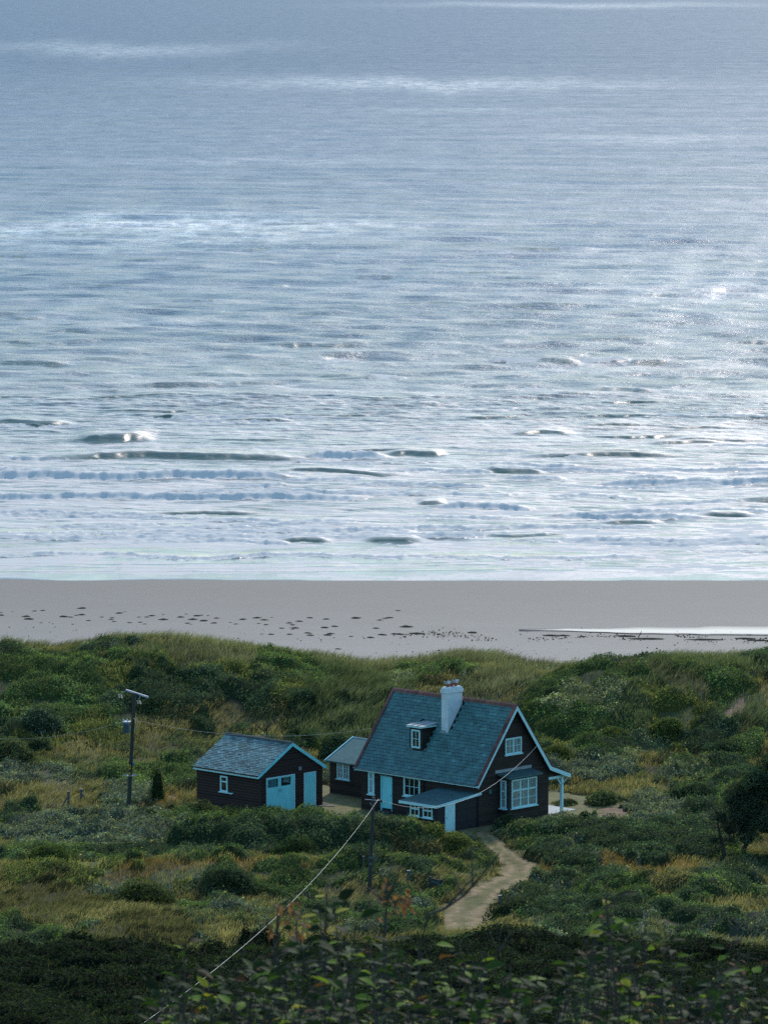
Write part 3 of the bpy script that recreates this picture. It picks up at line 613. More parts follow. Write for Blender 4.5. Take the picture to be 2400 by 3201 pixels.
# thin sheets of spent foam sliding up the sand
for vy0, sl, w_ in ((1214, .000, 1.0), (1222, .012, .6), (1231, -.008, .7)):
    p = at_z(829, vy0, 0); l_ = p[1] + sl * SX + (fbm(SX / 12, SX * 0 + vy0, 231, 3) - .5) * 5
    SZ += .03 * np.exp(-((SY - l_) / .35) ** 2)
edge = sstep(-.3, .6, off); SZ = np.where(off < 0, .012 + off * .07, SZ * edge + .012)
vS = np.stack([SX, SY, SZ], -1).reshape(-1, 3)
def mat_sea():
    m, t, o = nt('sea_water'); p = N(t, 'ShaderNodeBsdfDiffuse'); gl = N(t, 'ShaderNodeBsdfGlossy'); gl.inputs['Color'].default_value = (.90, .84, .87, 1); mxs = N(t, 'ShaderNodeMixShader'); asl = N(t, 'ShaderNodeAttribute', attribute_name='slick'); at = N(t, 'ShaderNodeAttribute', attribute_name='foam')
    tc = N(t, 'ShaderNodeTexCoord'); geo = tc.outputs['Object']
    def noise(sc_, st, det=3.0, ro=.6):
        mp = N(t, 'ShaderNodeMapping'); mp.inputs['Scale'].default_value = st; t.links.new(geo, mp.inputs[0])
        n = N(t, 'ShaderNodeTexNoise', Scale=sc_, Detail=det, Roughness=ro); t.links.new(mp.outputs[0], n.inputs['Vector']); return n.outputs[0]
    # depth colour: sandy green shallows to blue water further out
    sp = N(t, 'ShaderNodeSeparateXYZ'); t.links.new(geo, sp.inputs[0])
    mr = N(t, 'ShaderNodeMapRange'); t.links.new(sp.outputs['Y'], mr.inputs[0]); mr.inputs[1].default_value = 470; mr.inputs[2].default_value = 1500
    dc = ramp(t, mr.outputs[0], [(0, (.10, .12, .12)), (.06, (.045, .085, .08)), (.4, (.02, .09, .14)), (1, (.010, .075, .15))])
    fo = noise(1.6, (1, .45, 1), 5.0, .7)
    patch = noise(.35, (.5, .25, 1), 4.0, .65)
    fm = N(t, 'ShaderNodeMath', operation='MULTIPLY_ADD'); t.links.new(fo, fm.inputs[0]); fm.inputs[1].default_value = .5; t.links.new(at.outputs['Fac'], fm.inputs[2])
    f2 = ramp(t, fm.outputs[0], [(.40, (0, 0, 0)), (1.05, (1, 1, 1))])
    cc_ = mixc(t, f2, dc, (.62, .60, .575)); af = N(t, 'ShaderNodeAttribute', attribute_name='face'); cc_ = mixc(t, af.outputs['Fac'], cc_, (.08, .135, .125)); t.links.new(cc_, p.inputs['Color'])
    # wind-ruffled and slick water: roughness varies in long streaks
    st = noise(.05, (.12, .8, 1), 3.0, .6)
    r0 = ramp(t, st, [(.3, (.20,) * 3), (.7, (.30,) * 3)])
    mr2 = N(t, 'ShaderNodeMapRange'); t.links.new(sp.outputs['Y'], mr2.inputs[0]); mr2.inputs[1].default_value = 478; mr2.inputs[2].default_value = 540
    r0b = mixc(t, mr2.outputs[0], (.12, .12, .12), r0)
    r1 = mixc(t, f2, r0b, (.8, .8, .8)); t.links.new(r1, gl.inputs['Roughness'])
    s1 = noise(1.1, (.8, 1.2, 1), 7.0, .68); s2 = noise(.22, (.6, 1.2, 1), 4.0, .6)
    b1 = N(t, 'ShaderNodeBump', Distance=.13); t.links.new(s1, b1.inputs['Height'])
    sg = N(t, 'ShaderNodeMapRange'); t.links.new(sp.outputs['Y'], sg.inputs[0]); sg.inputs[1].default_value = 474; sg.inputs[2].default_value = 720; sg.inputs[3].default_value = .06; sg.inputs[4].default_value = .95
    t.links.new(sg.outputs[0], b1.inputs['Strength'])
    b2 = N(t, 'ShaderNodeBump', Distance=.45); t.links.new(s2, b2.inputs['Height']); t.links.new(sg.outputs[0], b2.inputs['Strength']); t.links.new(b1.outputs[0], b2.inputs['Normal'])
    t.links.new(b2.outputs[0], p.inputs['Normal']); t.links.new(b2.outputs[0], gl.inputs['Normal'])
    # share of sky mirrored: Fresnel, less what the crests of the far chop hide of each other
    fr = N(t, 'ShaderNodeFresnel', IOR=1.33); t.links.new(b2.outputs[0], fr.inputs['Normal'])
    kf0 = N(t, 'ShaderNodeMapRange'); t.links.new(sp.outputs['Y'], kf0.inputs[0]); kf0.inputs[1].default_value = 470; kf0.inputs[2].default_value = 2470; kr = t.nodes.new('ShaderNodeValToRGB'); e_ = kr.color_ramp.elements; e_[0].position = 0; e_[0].color = (.68,) * 3 + (1,); e_[1].position = 1; e_[1].color = (.22,) * 3 + (1,); e2 = e_.new(.05); e2.color = (.57,) * 3 + (1,); e3 = e_.new(.16); e3.color = (.43,) * 3 + (1,); e4 = e_.new(.4); e4.color = (.33,) * 3 + (1,); t.links.new(kf0.outputs[0], kr.inputs[0]); kf = kr
    sn = noise(.2, (.55, .22, 1), 7.0, .8); sv = N(t, 'ShaderNodeMapRange'); t.links.new(sn, sv.inputs[0]); sv.inputs[1].default_value = .3; sv.inputs[2].default_value = .7; sv.inputs[3].default_value = .74; sv.inputs[4].default_value = 1.24
    a1 = N(t, 'ShaderNodeMath', operation='MULTIPLY_ADD'); sk = noise(.3, (.6, .22, 1), 6.0, .8); skr = N(t, 'ShaderNodeMapRange'); t.links.new(sk, skr.inputs[0]); skr.inputs[1].default_value = .38; skr.inputs[2].default_value = .6; skm = N(t, 'ShaderNodeMath', operation='MULTIPLY'); t.links.new(skr.outputs[0], skm.inputs[0]); t.links.new(asl.outputs['Fac'], skm.inputs[1]); t.links.new(skm.outputs[0], a1.inputs[0]); a1.inputs[1].default_value = .5; t.links.new(kf.outputs[0], a1.inputs[2])
    a2_ = N(t, 'ShaderNodeMath', operation='MULTIPLY'); t.links.new(a1.outputs[0], a2_.inputs[0]); t.links.new(sv.outputs[0], a2_.inputs[1])
    a3 = N(t, 'ShaderNodeMath', operation='MULTIPLY'); t.links.new(a2_.outputs[0], a3.inputs[0]); t.links.new(fr.outputs[0], a3.inputs[1])
    inv_ = N(t, 'ShaderNodeMath', operation='SUBTRACT'); inv_.inputs[0].default_value = 1.0; ff = N(t, 'ShaderNodeMath', operation='MULTIPLY_ADD'); t.links.new(af.outputs['Fac'], ff.inputs[0]); ff.inputs[1].default_value = .45; t.links.new(f2, ff.inputs[2]); t.links.new(ff.outputs[0], inv_.inputs[1])
    a4 = N(t, 'ShaderNodeMath', operation='MULTIPLY', use_clamp=True); t.links.new(a3.outputs[0], a4.inputs[0]); t.links.new(inv_.outputs[0], a4.inputs[1])
    t.links.new(a4.outputs[0], mxs.inputs[0]); t.links.new(p.outputs[0], mxs.inputs[1]); t.links.new(gl.outputs[0], mxs.inputs[2]); t.links.new(mxs.outputs[0], o.inputs[0]); return m
M['sea'] = mat_sea()
tag(np_mesh('sea', vS, grid_faces(*SX.shape), M['sea'], smooth=True, attr={'foam': FOAM.ravel(), 'slick': SLICK.ravel(), 'face': FACE.ravel()}), kind='structure')
# tide pool: a tongue of water standing in the low of the beach
pl = [(1120, 1355), (1200, 1352), (1300, 1351), (1400, 1349), (1520, 1347), (1700, 1344), (1900, 1340), (1900, 1374), (1700, 1371), (1560, 1369), (1440, 1368), (1330, 1365), (1240, 1361), (1160, 1358)]
pw = [at_z(a, b, 1.62) for a, b in pl]; pxy = np.array(pw)[:, :2]
xs = np.linspace(pxy[:, 0].min(), pxy[:, 0].max(), 90)
top_ = np.interp(xs, pxy[:7, 0], pxy[:7, 1]) + (fbm(xs / 3, xs * 0, 241, 3) - .5) * 1.6; bot_ = np.interp(xs, pxy[7:][::-1, 0], pxy[7:][::-1, 1]) + (fbm(xs / 2, xs * 0 + 9, 243, 3) - .5) * 1.0
top_ = np.maximum(top_, bot_ + .05)
jj = np.linspace(0, 1, 12)[:, None]; Yp = bot_ + (top_ - bot_) * jj; Xp = np.repeat(xs[None], 12, 0); 
Zp = terr(Xp, Yp) + .045
mw, tw, ow = nt('pool_water'); pd_ = N(tw, 'ShaderNodeBsdfDiffuse'); pd_.inputs[0].default_value = (.16, .15, .15, 1); pg_ = N(tw, 'ShaderNodeBsdfGlossy', Roughness=.2); pg_.inputs[0].default_value = (.95, .84, .92, 1); pf_ = N(tw, 'ShaderNodeFresnel', IOR=1.33); pm_ = N(tw, 'ShaderNodeMixShader'); pa_ = N(tw, 'ShaderNodeAttribute', attribute_name='wet'); pw_ = N(tw, 'ShaderNodeMath', operation='MULTIPLY'); tw.links.new(pf_.outputs[0], pw_.inputs[0]); tw.links.new(pa_.outputs['Fac'], pw_.inputs[1]); tw.links.new(pw_.outputs[0], pm_.inputs[0]); tw.links.new(pd_.outputs[0], pm_.inputs[1]); tw.links.new(pg_.outputs[0], pm_.inputs[2]); tw.links.new(pm_.outputs[0], ow.inputs[0])
tag(np_mesh('tide_pool', np.stack([Xp, Yp, Zp], -1).reshape(-1, 3), grid_faces(12, 90), mw, smooth=True, attr={'wet': (np.clip(1.5 * np.sin(np.linspace(0.02, pi - .25, 12))[:, None] * sstep(xs.min(), xs.min() + 9, xs)[None] ** .7, 0, .72) * np.where(jj > .5, 1 - (jj - .5) * 1.1, 1)).ravel()}), kind='structure')

# ------------------------------------------------------------------ building helpers (x along the long side, y across, z up)
def window(par, axis, at, a0, a1, z0, z1, cols, rows=None, depth=.06, fw=.07, bar=.03, curtain=True, sill=True, transom=None, heavy=(), label=None, mat='paint'):
    """axis 'x': faces +x at x=at, spans y a0..a1; axis 'y': faces -y at y=at, spans x a0..a1"""
    sg = 1 if axis == 'x' else -1
    def bx(mb, p0, p1, q0, q1, d0, d1):
        lo, hi = sorted((at + sg * d0, at + sg * d1))
        return mb.box(lo, hi, p0, p1, q0, q1) if axis == 'x' else mb.box(p0, p1, lo, hi, q0, q1)
    fr = MB(); bx(fr, a0, a1, z0, z0 + fw, .0, depth); bx(fr, a0, a1, z1 - fw, z1, .0, depth); bx(fr, a0, a0 + fw, z0 + fw, z1 - fw, .0, depth); bx(fr, a1 - fw, a1, z0 + fw, z1 - fw, .0, depth)
    w = (a1 - a0 - 2 * fw) / cols
    rows = rows or [.5]
    for i in range(1, cols):
        t_ = .05 if i in heavy else bar / 2 + .0; c = a0 + fw + w * i
        bx(fr, c - t_, c + t_, z0 + fw, z1 - fw, .0, depth - (.006 if i in heavy else .018))
    segs = [a0 + fw] + [a0 + fw + w * i for i in range(1, cols)] + [a1 - fw]
    for r in rows:
        zc = z0 + fw + (z1 - z0 - 2 * fw) * r; tt = .045 if transom and abs(r - transom) < 1e-6 else bar / 2
        for i in range(cols): bx(fr, segs[i] + .016, segs[i + 1] - .016, zc - tt, zc + tt, .0, depth - (.010 if tt > .03 else .024))
    f = fr.build('window', M[mat], par, bevel=.006)
    if label: f['label'] = label
    g = MB(); bx(g, a0 + fw * .6, a1 - fw * .6, z0 + fw * .6, z1 - fw * .6, .022, .026); g.build('pane', M['glass'], f)
    c = MB(); bx(c, a0 + fw * .6, a1 - fw * .6, z0 + fw * .6, z1 - fw * .6, .003, .010); c.build('curtain' if curtain else 'dark_room_plate', M['curtain' if curtain else 'dark'], f)  # without a curtain, a near-black plate stands in for the unlit room
    if sill:
        s = MB(); bx(s, a0 - .08, a1 + .08, z0 - .06, z0 - .002, .0, depth + .06); s.build('sill', M[mat], f)
    return f
def slates(name, par, mat, p0, ux, up, nrm, length, slope, ew, gauge, th=.016, seed=1, skip=None, cmin=.74, cmax=1.28):
    """individually tilted slates: p0 eave corner, ux along the eave, up up the slope"""
    r = np.random.default_rng(seed); mb = MB(); ux, up, nrm, p0 = [np.array(q, float) for q in (ux, up, nrm, p0)]
    rows = int(math.ceil(slope / gauge)); gauge = slope / rows
    for j in range(rows):
        x = -(.5 * ew if j % 2 else 0)
        while x < length:
            a = max(0, x); b = min(length, x + ew); x += ew
            if b - a < .03: continue
            if skip and skip((a + b) / 2, (j + .5) * gauge): continue
            k = r.uniform(cmin, cmax); 
            if r.random() < .06: k *= 1.35
            c = (k * r.uniform(.93, 1.07), k, k * r.uniform(.95, 1.06)); dz = r.normal(0, .003); dl = r.normal(0, .006)
            q0 = p0 + ux * (a + .005) + up * (j * gauge - .012 + dl) + nrm * (.026 + dz)
            mb.obox(q0, ux * (b - a - .016), up * (gauge - .012) - nrm * .012, nrm * th, c)
    return mb.build(name, mat, par, colors=True)

# ------------------------------------------------------------------ the cottage
cot = empty('cottage', HO, HPHI, 'tall-roofed black timber cottage with white chimney, bay window and slate roof', 'cottage')
LX, WY = 9.66, 6.32; EZ, RZ, EY, RY = 2.585, 7.08, -.253, 3.16
SL = (RZ - EZ) / (RY - EY); sa = math.atan(SL); og = .305
def roof_z(y): return EZ + SL * (y - EY) if y < RY else RZ - SL * (y - RY)
w = MB()
T = .12
w.prism([(0, 0), (WY, 0), (WY, roof_z(WY) - T), (RY, RZ - T - .02), (0, roof_z(0) - T)], 'x', -LX, 0)
w.build('wall', M['timber'], cot)
dk = MB(); zk = roof_z(6.22)    # roof deck: a real slab with the kicked porch roof behind
top = [(EY, EZ), (RY, RZ), (6.22, zk), (8.0, 2.39)]; bot = [(8.0, 2.27), (6.18, zk - .14), (RY, RZ - .16), (EY + .03, EZ - .10)]
dk.prism(top + bot, 'x', -LX - og, og - .03); roof = dk.build('roof', M['dark'], cot)
up = (0, cos(sa), sin(sa)); nr = (0, -sin(sa), cos(sa)); slope = math.hypot(RY - EY, RZ - EZ)
def sk_dorm(a, s):
    X = -LX - og + a; y = EY + s * cos(sa); return (-6.3 < X < -5.3 and .85 < y < 1.9) or (-4.5 < X < -4.05 and y > 1.75)
slates('slate_covering', roof, M['slate'], (-LX - og + .20, EY, EZ), (1, 0, 0), up, nr, LX + 2 * og - .42, slope - .06, .285, .215, seed=3, skip=sk_dorm, cmin=.84, cmax=1.16)
slates('rear_slate_covering', roof, M['slate'], (og - .22, WY + .0, roof_z(WY)), (-1, 0, 0), (0, -cos(sa), sin(sa)), (0, sin(sa), cos(sa)), LX + 2 * og - .42, math.hypot(WY - RY, roof_z(WY) - RZ) - .06, .285, .215, seed=4)
a2 = math.atan2(zk - 2.39, 8.0 - 6.22)
slates('porch_tiles', roof, M['terracotta'], (og, 8.0, 2.39), (-1, 0, 0), (0, -cos(a2), sin(a2)), (0, sin(a2), cos(a2)), LX + 2 * og, math.hypot(1.78, zk - 2.39), .30, .26, th=.02, seed=5, cmin=.35, cmax=.75)
# terracotta ridge and verge tiles
rt = MB(); r_ = random.Random(5); n = int((LX + 2 * og) / .42); st = (LX + 2 * og) / n
for i in range(n):
    x0 = -LX - og + i * st; k = r_.uniform(.75, 1.2); c = (k, k * r_.uniform(.9, 1.1), k * r_.uniform(.9, 1.15)); hh = r_.uniform(-.006, .006)
    rt.prism([(RY - .17, RZ - .15 + hh), (RY - .10, RZ + .02 + hh), (RY, RZ + .085 + hh), (RY + .10, RZ + .02 + hh), (RY + .17, RZ - .15 + hh), (RY, RZ - .02)], 'x', x0 + .008, x0 + st - .008, c)
rt.build('ridge_tiles', M['terracotta'], roof, colors=True)
def verge(x0, x1, name, lo, hi, tile=.33):
    vt = MB(); L = slope; m_ = int(L / tile)
    for i in range(m_):
        k = r_.uniform(.55, .95) * (1.25 if i > m_ - 5 else .9); c = (k, k * .95, k); s0 = i * L / m_; j = r_.uniform(0, .02)
        vt.obox((x0, EY + s0 * cos(sa) - .018 * sin(sa), EZ + s0 * sin(sa)), (x1 - x0, 0, 0), tuple(np.array(up) * (L / m_ - .012)), tuple(np.array(nr) * (.07 + j)), c)
    Lb = math.hypot(6.22 - RY, zk - RZ)
    for i in range(int(Lb / tile)):
        k = r_.uniform(.4, .75); c = (k, k * .95, k); s0 = i * Lb / int(Lb / tile)
        vt.obox((x0, RY + s0 * cos(sa), RZ - s0 * sin(sa)), (x1 - x0, 0, 0), (0, cos(sa) * (Lb / int(Lb / tile) - .012), -sin(sa) * (Lb / int(Lb / tile) - .012)), (0, sin(sa) * .07, cos(sa) * .07), c)
    vt.build(name, M['terracotta'], roof, colors=True)
verge(og - .21, og + .005, 'verge_tiles', 0, 0); verge(-LX - og - .005, -LX - og + .19, 'verge_tiles', 0, 0)
# painted barge boards, following the kick at the back
def barge(x0, x1, par=cot):
    b = MB(); d = .17; o_ = .02
    vn = d / cos(sa)
    b.prism([(EY - .03, EZ - .03 - .17 * 1.0), (EY - .03, EZ - .01), (RY, RZ - .03), (RY, RZ - .03 - vn)], 'x', x0, x1)
    b.prism([(RY, RZ - .03), (6.22, zk - .03), (6.14, zk - .03 - vn + .06), (RY, RZ - .03 - vn)], 'x', x0, x1)
    b.prism([(6.22, zk - .03), (8.0, 2.37), (8.0, 2.17), (7.9, 2.15), (6.14, zk - .03 - vn + .06)], 'x', x0, x1)
    b.build('bargeboard', M['paint'], par)
barge(og - .03, og + .015); barge(-LX - og - .015, -LX - og + .03)
f = MB(); f.box(-LX - og + .05, og - .06, EY - .05, EY - .012, EZ - .15, EZ - .035); f.build('fascia', M['paint'], cot)
g = MB(); g.tube([(-LX - og - .05, EY - .09, EZ - .03), (og - .2, EY - .09, EZ - .035)], .045, 8); g.build('gutter', M['slate_g'] if 0 else M['trans'], cot, smooth=True)
sf = MB(); sf.box(-LX, 0, EY + .0, -.002, EZ - .15, EZ - .12); sf.build('soffit', M['dark'], cot)
# chimney with shoulder, band and cap
ch = MB(); ch.box(-4.57, -4.0, 1.69, 2.95, 4.6, 7.50); ch.box(-4.63, -3.94, 1.63, 3.01, 7.50, 7.68); ch.box(-4.585, -3.985, 1.675, 2.965, 7.68, 7.80)
ch.prism([(1.675, 7.80), (1.80, 7.87), (2.84, 7.87), (2.965, 7.80)], 'x', -4.54, -4.03)
chim = ch.build('chimney', M['render'], cot, bevel=.02)
for y, h in ((1.95, .19), (2.28, .15), (2.65, .18)):
    p = MB(); p.tube([(-4.28, y, 7.86), (-4.28, y, 7.87 + h), (-4.28, y, 7.885 + h)], [.125, .10, .12], 12); p.build('chimney_pot', M['pot'], chim, smooth=False)
for y, zt in ((1.93, 8.06), (2.65, 8.07)):
    c = MB(); 
    c.obox((-4.42, y - .10, zt), (.28, 0, 0), (0, -.13, .17), (0, .012, .01)); c.obox((-4.42, y + .05, zt), (.28, 0, 0), (0, .12, .17), (0, .012, -.01))
    c.obox((-4.42, y - .10, zt), (.28, 0, 0), (0, .16, 0), (0, 0, .02)); c.obox((-4.40, y - .02, zt), (.012, 0, 0), (0, .05, 0), (0, 0, .10))
    c.build('cowl', M['zinc'], chim)
p = MB(); p.tube([(-4.28, 2.28, 8.02), (-4.28, 2.28, 8.06), (-4.28, 2.28, 8.09)], [.05, .13, .04], 10); p.build('cowl', M['black'], chim)
fl = MB(); fl.obox((-4.62, 1.60, roof_z(1.60) + .045), (.67, 0, 0), tuple(np.array(up) * .10), tuple(np.array(nr) * .02)); fl.build('flashing', M['lead'], chim)
# dormer
dm = MB(); dm.prism([(.80, roof_z(.80) - .05), (.80, 5.36), (2.2, 5.44), (2.2, roof_z(2.2) - .05)], 'x', -6.36, -5.28)
dorm = dm.build('dormer', M['timber'], cot)
dr = MB(); dr.prism([(.62, 5.40), (.62, 5.47), (2.10, 5.60), (2.10, 5.50)], 'x', -6.50, -5.14); dr.build('dormer_roof', M['lead'], dorm, bevel=.008)
ds = MB(); ds.box(-6.47, -5.17, .60, .618, 5.36, 5.435); ds.box(-5.15, -5.137, .64, 2.0, 5.38, 5.46); ds.build('dormer_fascia', M['paint'], dorm)
for xx in (-6.07, -5.60): 
    sm_ = MB(); sm_.obox((xx, .62, 5.475), (.03, 0, 0), (0, 1.44, .122), (0, 0, .03)); sm_.build('roof_seam', M['lead'], dorm)
window(cot, 'y', .80, -6.18, -5.46, 4.09, 5.22, 2, [.5], fw=.10, sill=False, curtain=False, label='dormer window high on the front roof slope')
ap = MB(); ap.obox((-6.46, .42, roof_z(.42) + .045), (1.28, 0, 0), tuple(np.array(up) * .45), tuple(np.array(nr) * .012)); ap.build('flashing', M['slate'] if 0 else M['felt_a'], dorm)
# gable windows, bay
window(cot, 'x', 0, 2.39, 3.84, 4.10, 5.09, 4, [.5], heavy=(2,), fw=.085, bar=.03, label='small casement window high in the gable')
bw = MB(); bw.box(.0, .70, 1.93, 4.56, -.15, 2.80); bay = bw.build('bay', M['timber'], cot)
window(cot, 'x', .70, 2.20, 4.44, .95, 2.68, 3, [.30, .62], fw=.08, heavy=(1, 2), transom=.62, label='large bay window with net curtains')
window(cot, 'y', 1.93, .10, .56, .95, 2.66, 1, [.30, .62], fw=.09, transom=.62, label='narrow side light of the bay')
br = MB(); br.prism([(.92, 2.80), (.92, 2.90), (.0, 3.06), (.0, 2.90)], 'y', 1.76, 4.72); br.build('bay_roof', M['felt'], bay)
be = MB(); be.box(.922, .945, 1.74, 4.74, 2.78, 2.86); be.prism([(.90, 2.79), (.90, 2.87), (.02, 3.03), (.02, 2.95)], 'y', 1.737, 1.757); be.build('bay_fascia', M['felt_a'], bay)
bf = MB(); bf.box(.002, .05, 1.50, 4.74, 3.08, 3.26); bf.build('flashing_board', M['lead'], cot)
mt = MB(); mt.box(.002, .12, .94, 1.10, 1.93, 2.16); mt.build('meter_box', M['felt_a'], cot)
nb = MB(); nb.box(.002, .05, 2.95, 3.12, 6.28, 6.48); nb.build('vent_plate', M['terracotta'], cot)
# long front side
window(cot, 'y', 0, -9.04, -8.53, 1.02, 2.46, 1, [.33, .68], fw=.13, transom=.68, label='narrow window left of the front door')
window(cot, 'y', 0, -6.07, -4.72, 1.25, 2.44, 3, [.52], fw=.10, curtain=False, label='dark six-paned window right of the front door')
d = MB(); d.box(-7.86, -7.07, -.035, -.002, .30, 2.19); fd = d.build('front_door', M['paint_door'], cot, bevel=.006)
fj = MB(); fj.box(-7.96, -7.87, -.075, -.002, .08, 2.27); fj.box(-7.06, -7.03, -.06, -.002, .08, 2.27); fj.box(-7.87, -7.06, -.06, -.002, 2.20, 2.27); fj.build('door_frame', M['paint_door'], fd)
h = MB(); h.box(-7.18, -7.12, -.075, -.036, 1.10, 1.14); h.build('handle', M['black'], fd)
ln = MB(); ln.box(-7.98, -7.02, -.16, -.002, 2.29, 2.34); ln.box(-7.95, -7.05, -.06, -.002, 2.36, 2.45); ln.build('door_canopy', M['felt_a'] if 0 else M['trans'], cot)
st_ = MB(); st_.box(-7.95, -7.02, -.35, -.002, -.05, .14); st_.build('door_step', M['ridge'], cot)
# back porch
post = MB(); ps = []
for i, x in enumerate((-.02, -3.2, -6.4, -9.45)):
    p = MB(); p.box(x - .085, x + .085, 7.46, 7.62, .05, 2.2); 
    for s in (-1, 1):
        p.obox((x + .05 * s - .035, 7.51, 1.72), (.07, 0, 0), (0, .06, 0), (.38 * s, 0, .44))
    if i in (0, 3): p.obox((x - .035, 7.46, 1.72), (.07, 0, 0), (0, -.38, .46), (0, .0, .09))
    p.build('porch_post', M['paint'], cot)
bm2 = MB(); bm2.box(-LX - .2, .06, 7.46, 7.62, 2.2, 2.34); bm2.box(-.05, .02, WY + .004, 7.455, 2.14, 2.30); bm2.box(-LX, -LX + .07, WY + .004, 7.455, 2.14, 2.30); bm2.build('porch_beam', M['paint'], cot)
pd = MB(); pd.prism([(WY + .003, 2.31), (7.45, 2.31), (7.45, 2.5), (WY + .003, 2.9)], 'x', -.04, -.0); pd.build('porch_gable_infill', M['timber'], cot)
wd = MB(); wd.box(-3.6, -2.4, WY + .002, WY + .05, .8, 2.1); wd.build('rear_door', M['paint'], cot)
# lean-to with two little windows and a door
lw = MB(); lw.prism([(-3.45, -.2), (-.003, -.2), (-.003, 2.0), (-3.45, 1.68)], 'x', -2.66, -.002); lean = lw.build('lean_to', M['timber_s'], cot)
lr = MB(); lr.prism([(-3.66, 1.69), (-3.66, 1.76), (.0, 2.11), (.0, 2.03)], 'x', -3.02, .02); lr.build('lean_to_roof', M['felt'], lean)
lf = MB(); lf.box(-3.02, .075, -3.70, -3.664, 1.58, 1.74); lf.prism([(-3.70, 1.58), (-3.70, 1.74), (.26, 2.09), (.26, 1.94)], 'x', .022, .072); lf.build('lean_to_fascia', M['paint'], lean)
window(cot, 'y', -3.45, -2.27, -1.52, .90, 1.58, 2, [.66], fw=.07, curtain=False, transom=.66, bar=.04, label='small lean-to window, the left one')
window(cot, 'y', -3.45, -1.23, -.46, .90, 1.58, 2, [.66], fw=.07, curtain=False, transom=.66, bar=.04, label='small lean-to window, the right one')
d = MB(); d.box(.002, .05, -2.90, -2.05, -.03, 1.70); sd = d.build('lean_to_door', M['paint'], cot); d = MB(); d.box(.051, .09, -2.86, -2.78, .90, .93); d.build('handle', M['black'], sd)
cp = MB(); cp.box(.002, .045, -.06, .06, -.1, 1.92); cp.build('corner_post', M['dark'], cot)
dp = MB(); dp.tube([(-4.38, -.07, 2.5), (-4.38, -.07, 1.6)], .035, 8); dp.build('downpipe', M['dark'], cot)

# ------------------------------------------------------------------ low outbuilding at the far end of the cottage
an = empty('outbuilding', tuple(np.array([HO[0], HO[1], HO[2]]) + np.array([cos(HPHI), sin(HPHI), 0]) * -9.70 + np.array([-sin(HPHI), cos(HPHI), 0]) * 2.98), HPHI,
           'low black timber outbuilding with pale felt roof between garage and cottage', 'outbuilding')
aw = MB(); aw.prism([(0, -.1), (4.6, -.1), (4.6, 2.12), (2.3, 3.18), (0, 2.12)], 'x', -5.55, -.05); aw.build('wall', M['timber'], an)
ar = MB(); ar.prism([(-.22, 2.10), (2.3, 3.27), (4.82, 2.10), (4.82, 2.02), (2.3, 3.19), (-.22, 2.02)], 'x', -5.70, -.04); r2 = ar.build('roof', M['felt_a'], an)
rc = MB(); rc.prism([(2.2, 3.24), (2.3, 3.31), (2.4, 3.24), (2.3, 3.25)], 'x', -5.70, -.06); rc.build('ridge_cap', M['lead'], r2)
ab = MB(); ab.prism([(-.26, 2.0), (-.26, 2.12), (2.3, 3.33), (2.3, 3.2)], 'x', -5.77, -5.70); ab.prism([(2.3, 3.2), (2.3, 3.33), (4.86, 2.12), (4.86, 2.0)], 'x', -5.77, -5.70); ab.build('bargeboard', M['paint'], an)
window(an, 'y', 0, -4.88, -3.82, 1.02, 2.08, 4, [.33, .66], heavy=(2,), fw=.075, label='curtained window facing the yard')

# ------------------------------------------------------------------ garage
ga = empty('garage', GO, GPHI, 'detached dark timber garage with slate roof and turquoise doors', 'garage')
GL, GW, ge, gr, gy0 = 5.55, 5.35, 2.435, 4.15, -.24
gs = (gr - ge) / (GW / 2 - gy0); ga_ = math.atan(gs)
gw = MB(); gw.prism([(0, -.2), (GW, -.2), (GW, ge + gs * .24 - .10), (GW / 2, gr - .10), (0, ge + gs * .24 - .10)], 'x', -GL, 0); gw.build('wall', M['timber_g'], ga)
gd = MB(); gd.prism([(gy0, ge), (GW / 2, gr), (GW - gy0, ge), (GW - gy0, ge - .08), (GW / 2, gr - .09), (gy0, ge - .08)], 'x', -GL - .08, .06); groof = gd.build('roof', M['dark'], ga)
gu = (0, cos(ga_), sin(ga_)); gn = (0, -sin(ga_), cos(ga_)); gsl = math.hypot(GW / 2 - gy0, gr - ge)
slates('slate_covering', groof, M['slate_g'], (-GL - .09, gy0, ge), (1, 0, 0), gu, gn, GL + .14, gsl - .04, .26, .155, th=.010, seed=8, cmin=.55, cmax=1.35)
slates('rear_slate_covering', groof, M['slate_g'], (.05, GW - gy0, ge), (-1, 0, 0), (0, -cos(ga_), sin(ga_)), (0, sin(ga_), cos(ga_)), GL + .14, gsl - .04, .26, .155, th=.010, seed=9)
gt = MB(); n = 9
for i in range(n):
    x0 = -GL - .1 + i * (GL + .15) / n; z = gr + r_.uniform(-.02, .02)
    gt.prism([(GW / 2 - .17, z - .06), (GW / 2 - .09, z + .06), (GW / 2, z + .10), (GW / 2 + .09, z + .06), (GW / 2 + .17, z - .06)], 'x', x0, x0 + (GL + .15) / n - .01)
gt.build('ridge_tiles', M['ridge'], groof)
gb = MB()
gb.prism([(gy0 - .03, ge - .17), (gy0 - .03, ge - .01), (GW / 2, gr + .02), (GW / 2, gr - .19)], 'x', .062, .10); gb.prism([(GW / 2, gr - .19), (GW / 2, gr + .02), (GW - gy0 + .03, ge - .01), (GW - gy0 + .03, ge - .17), (GW - gy0 - .10, ge - .17)], 'x', .062, .10)
gb.build('bargeboard', M['paint_door'], ga)
gf = MB(); gf.box(-GL - .05, .06, gy0 - .028, gy0 - .003, ge - .17, ge - .05); gf.build('fascia', M['paint'], ga)
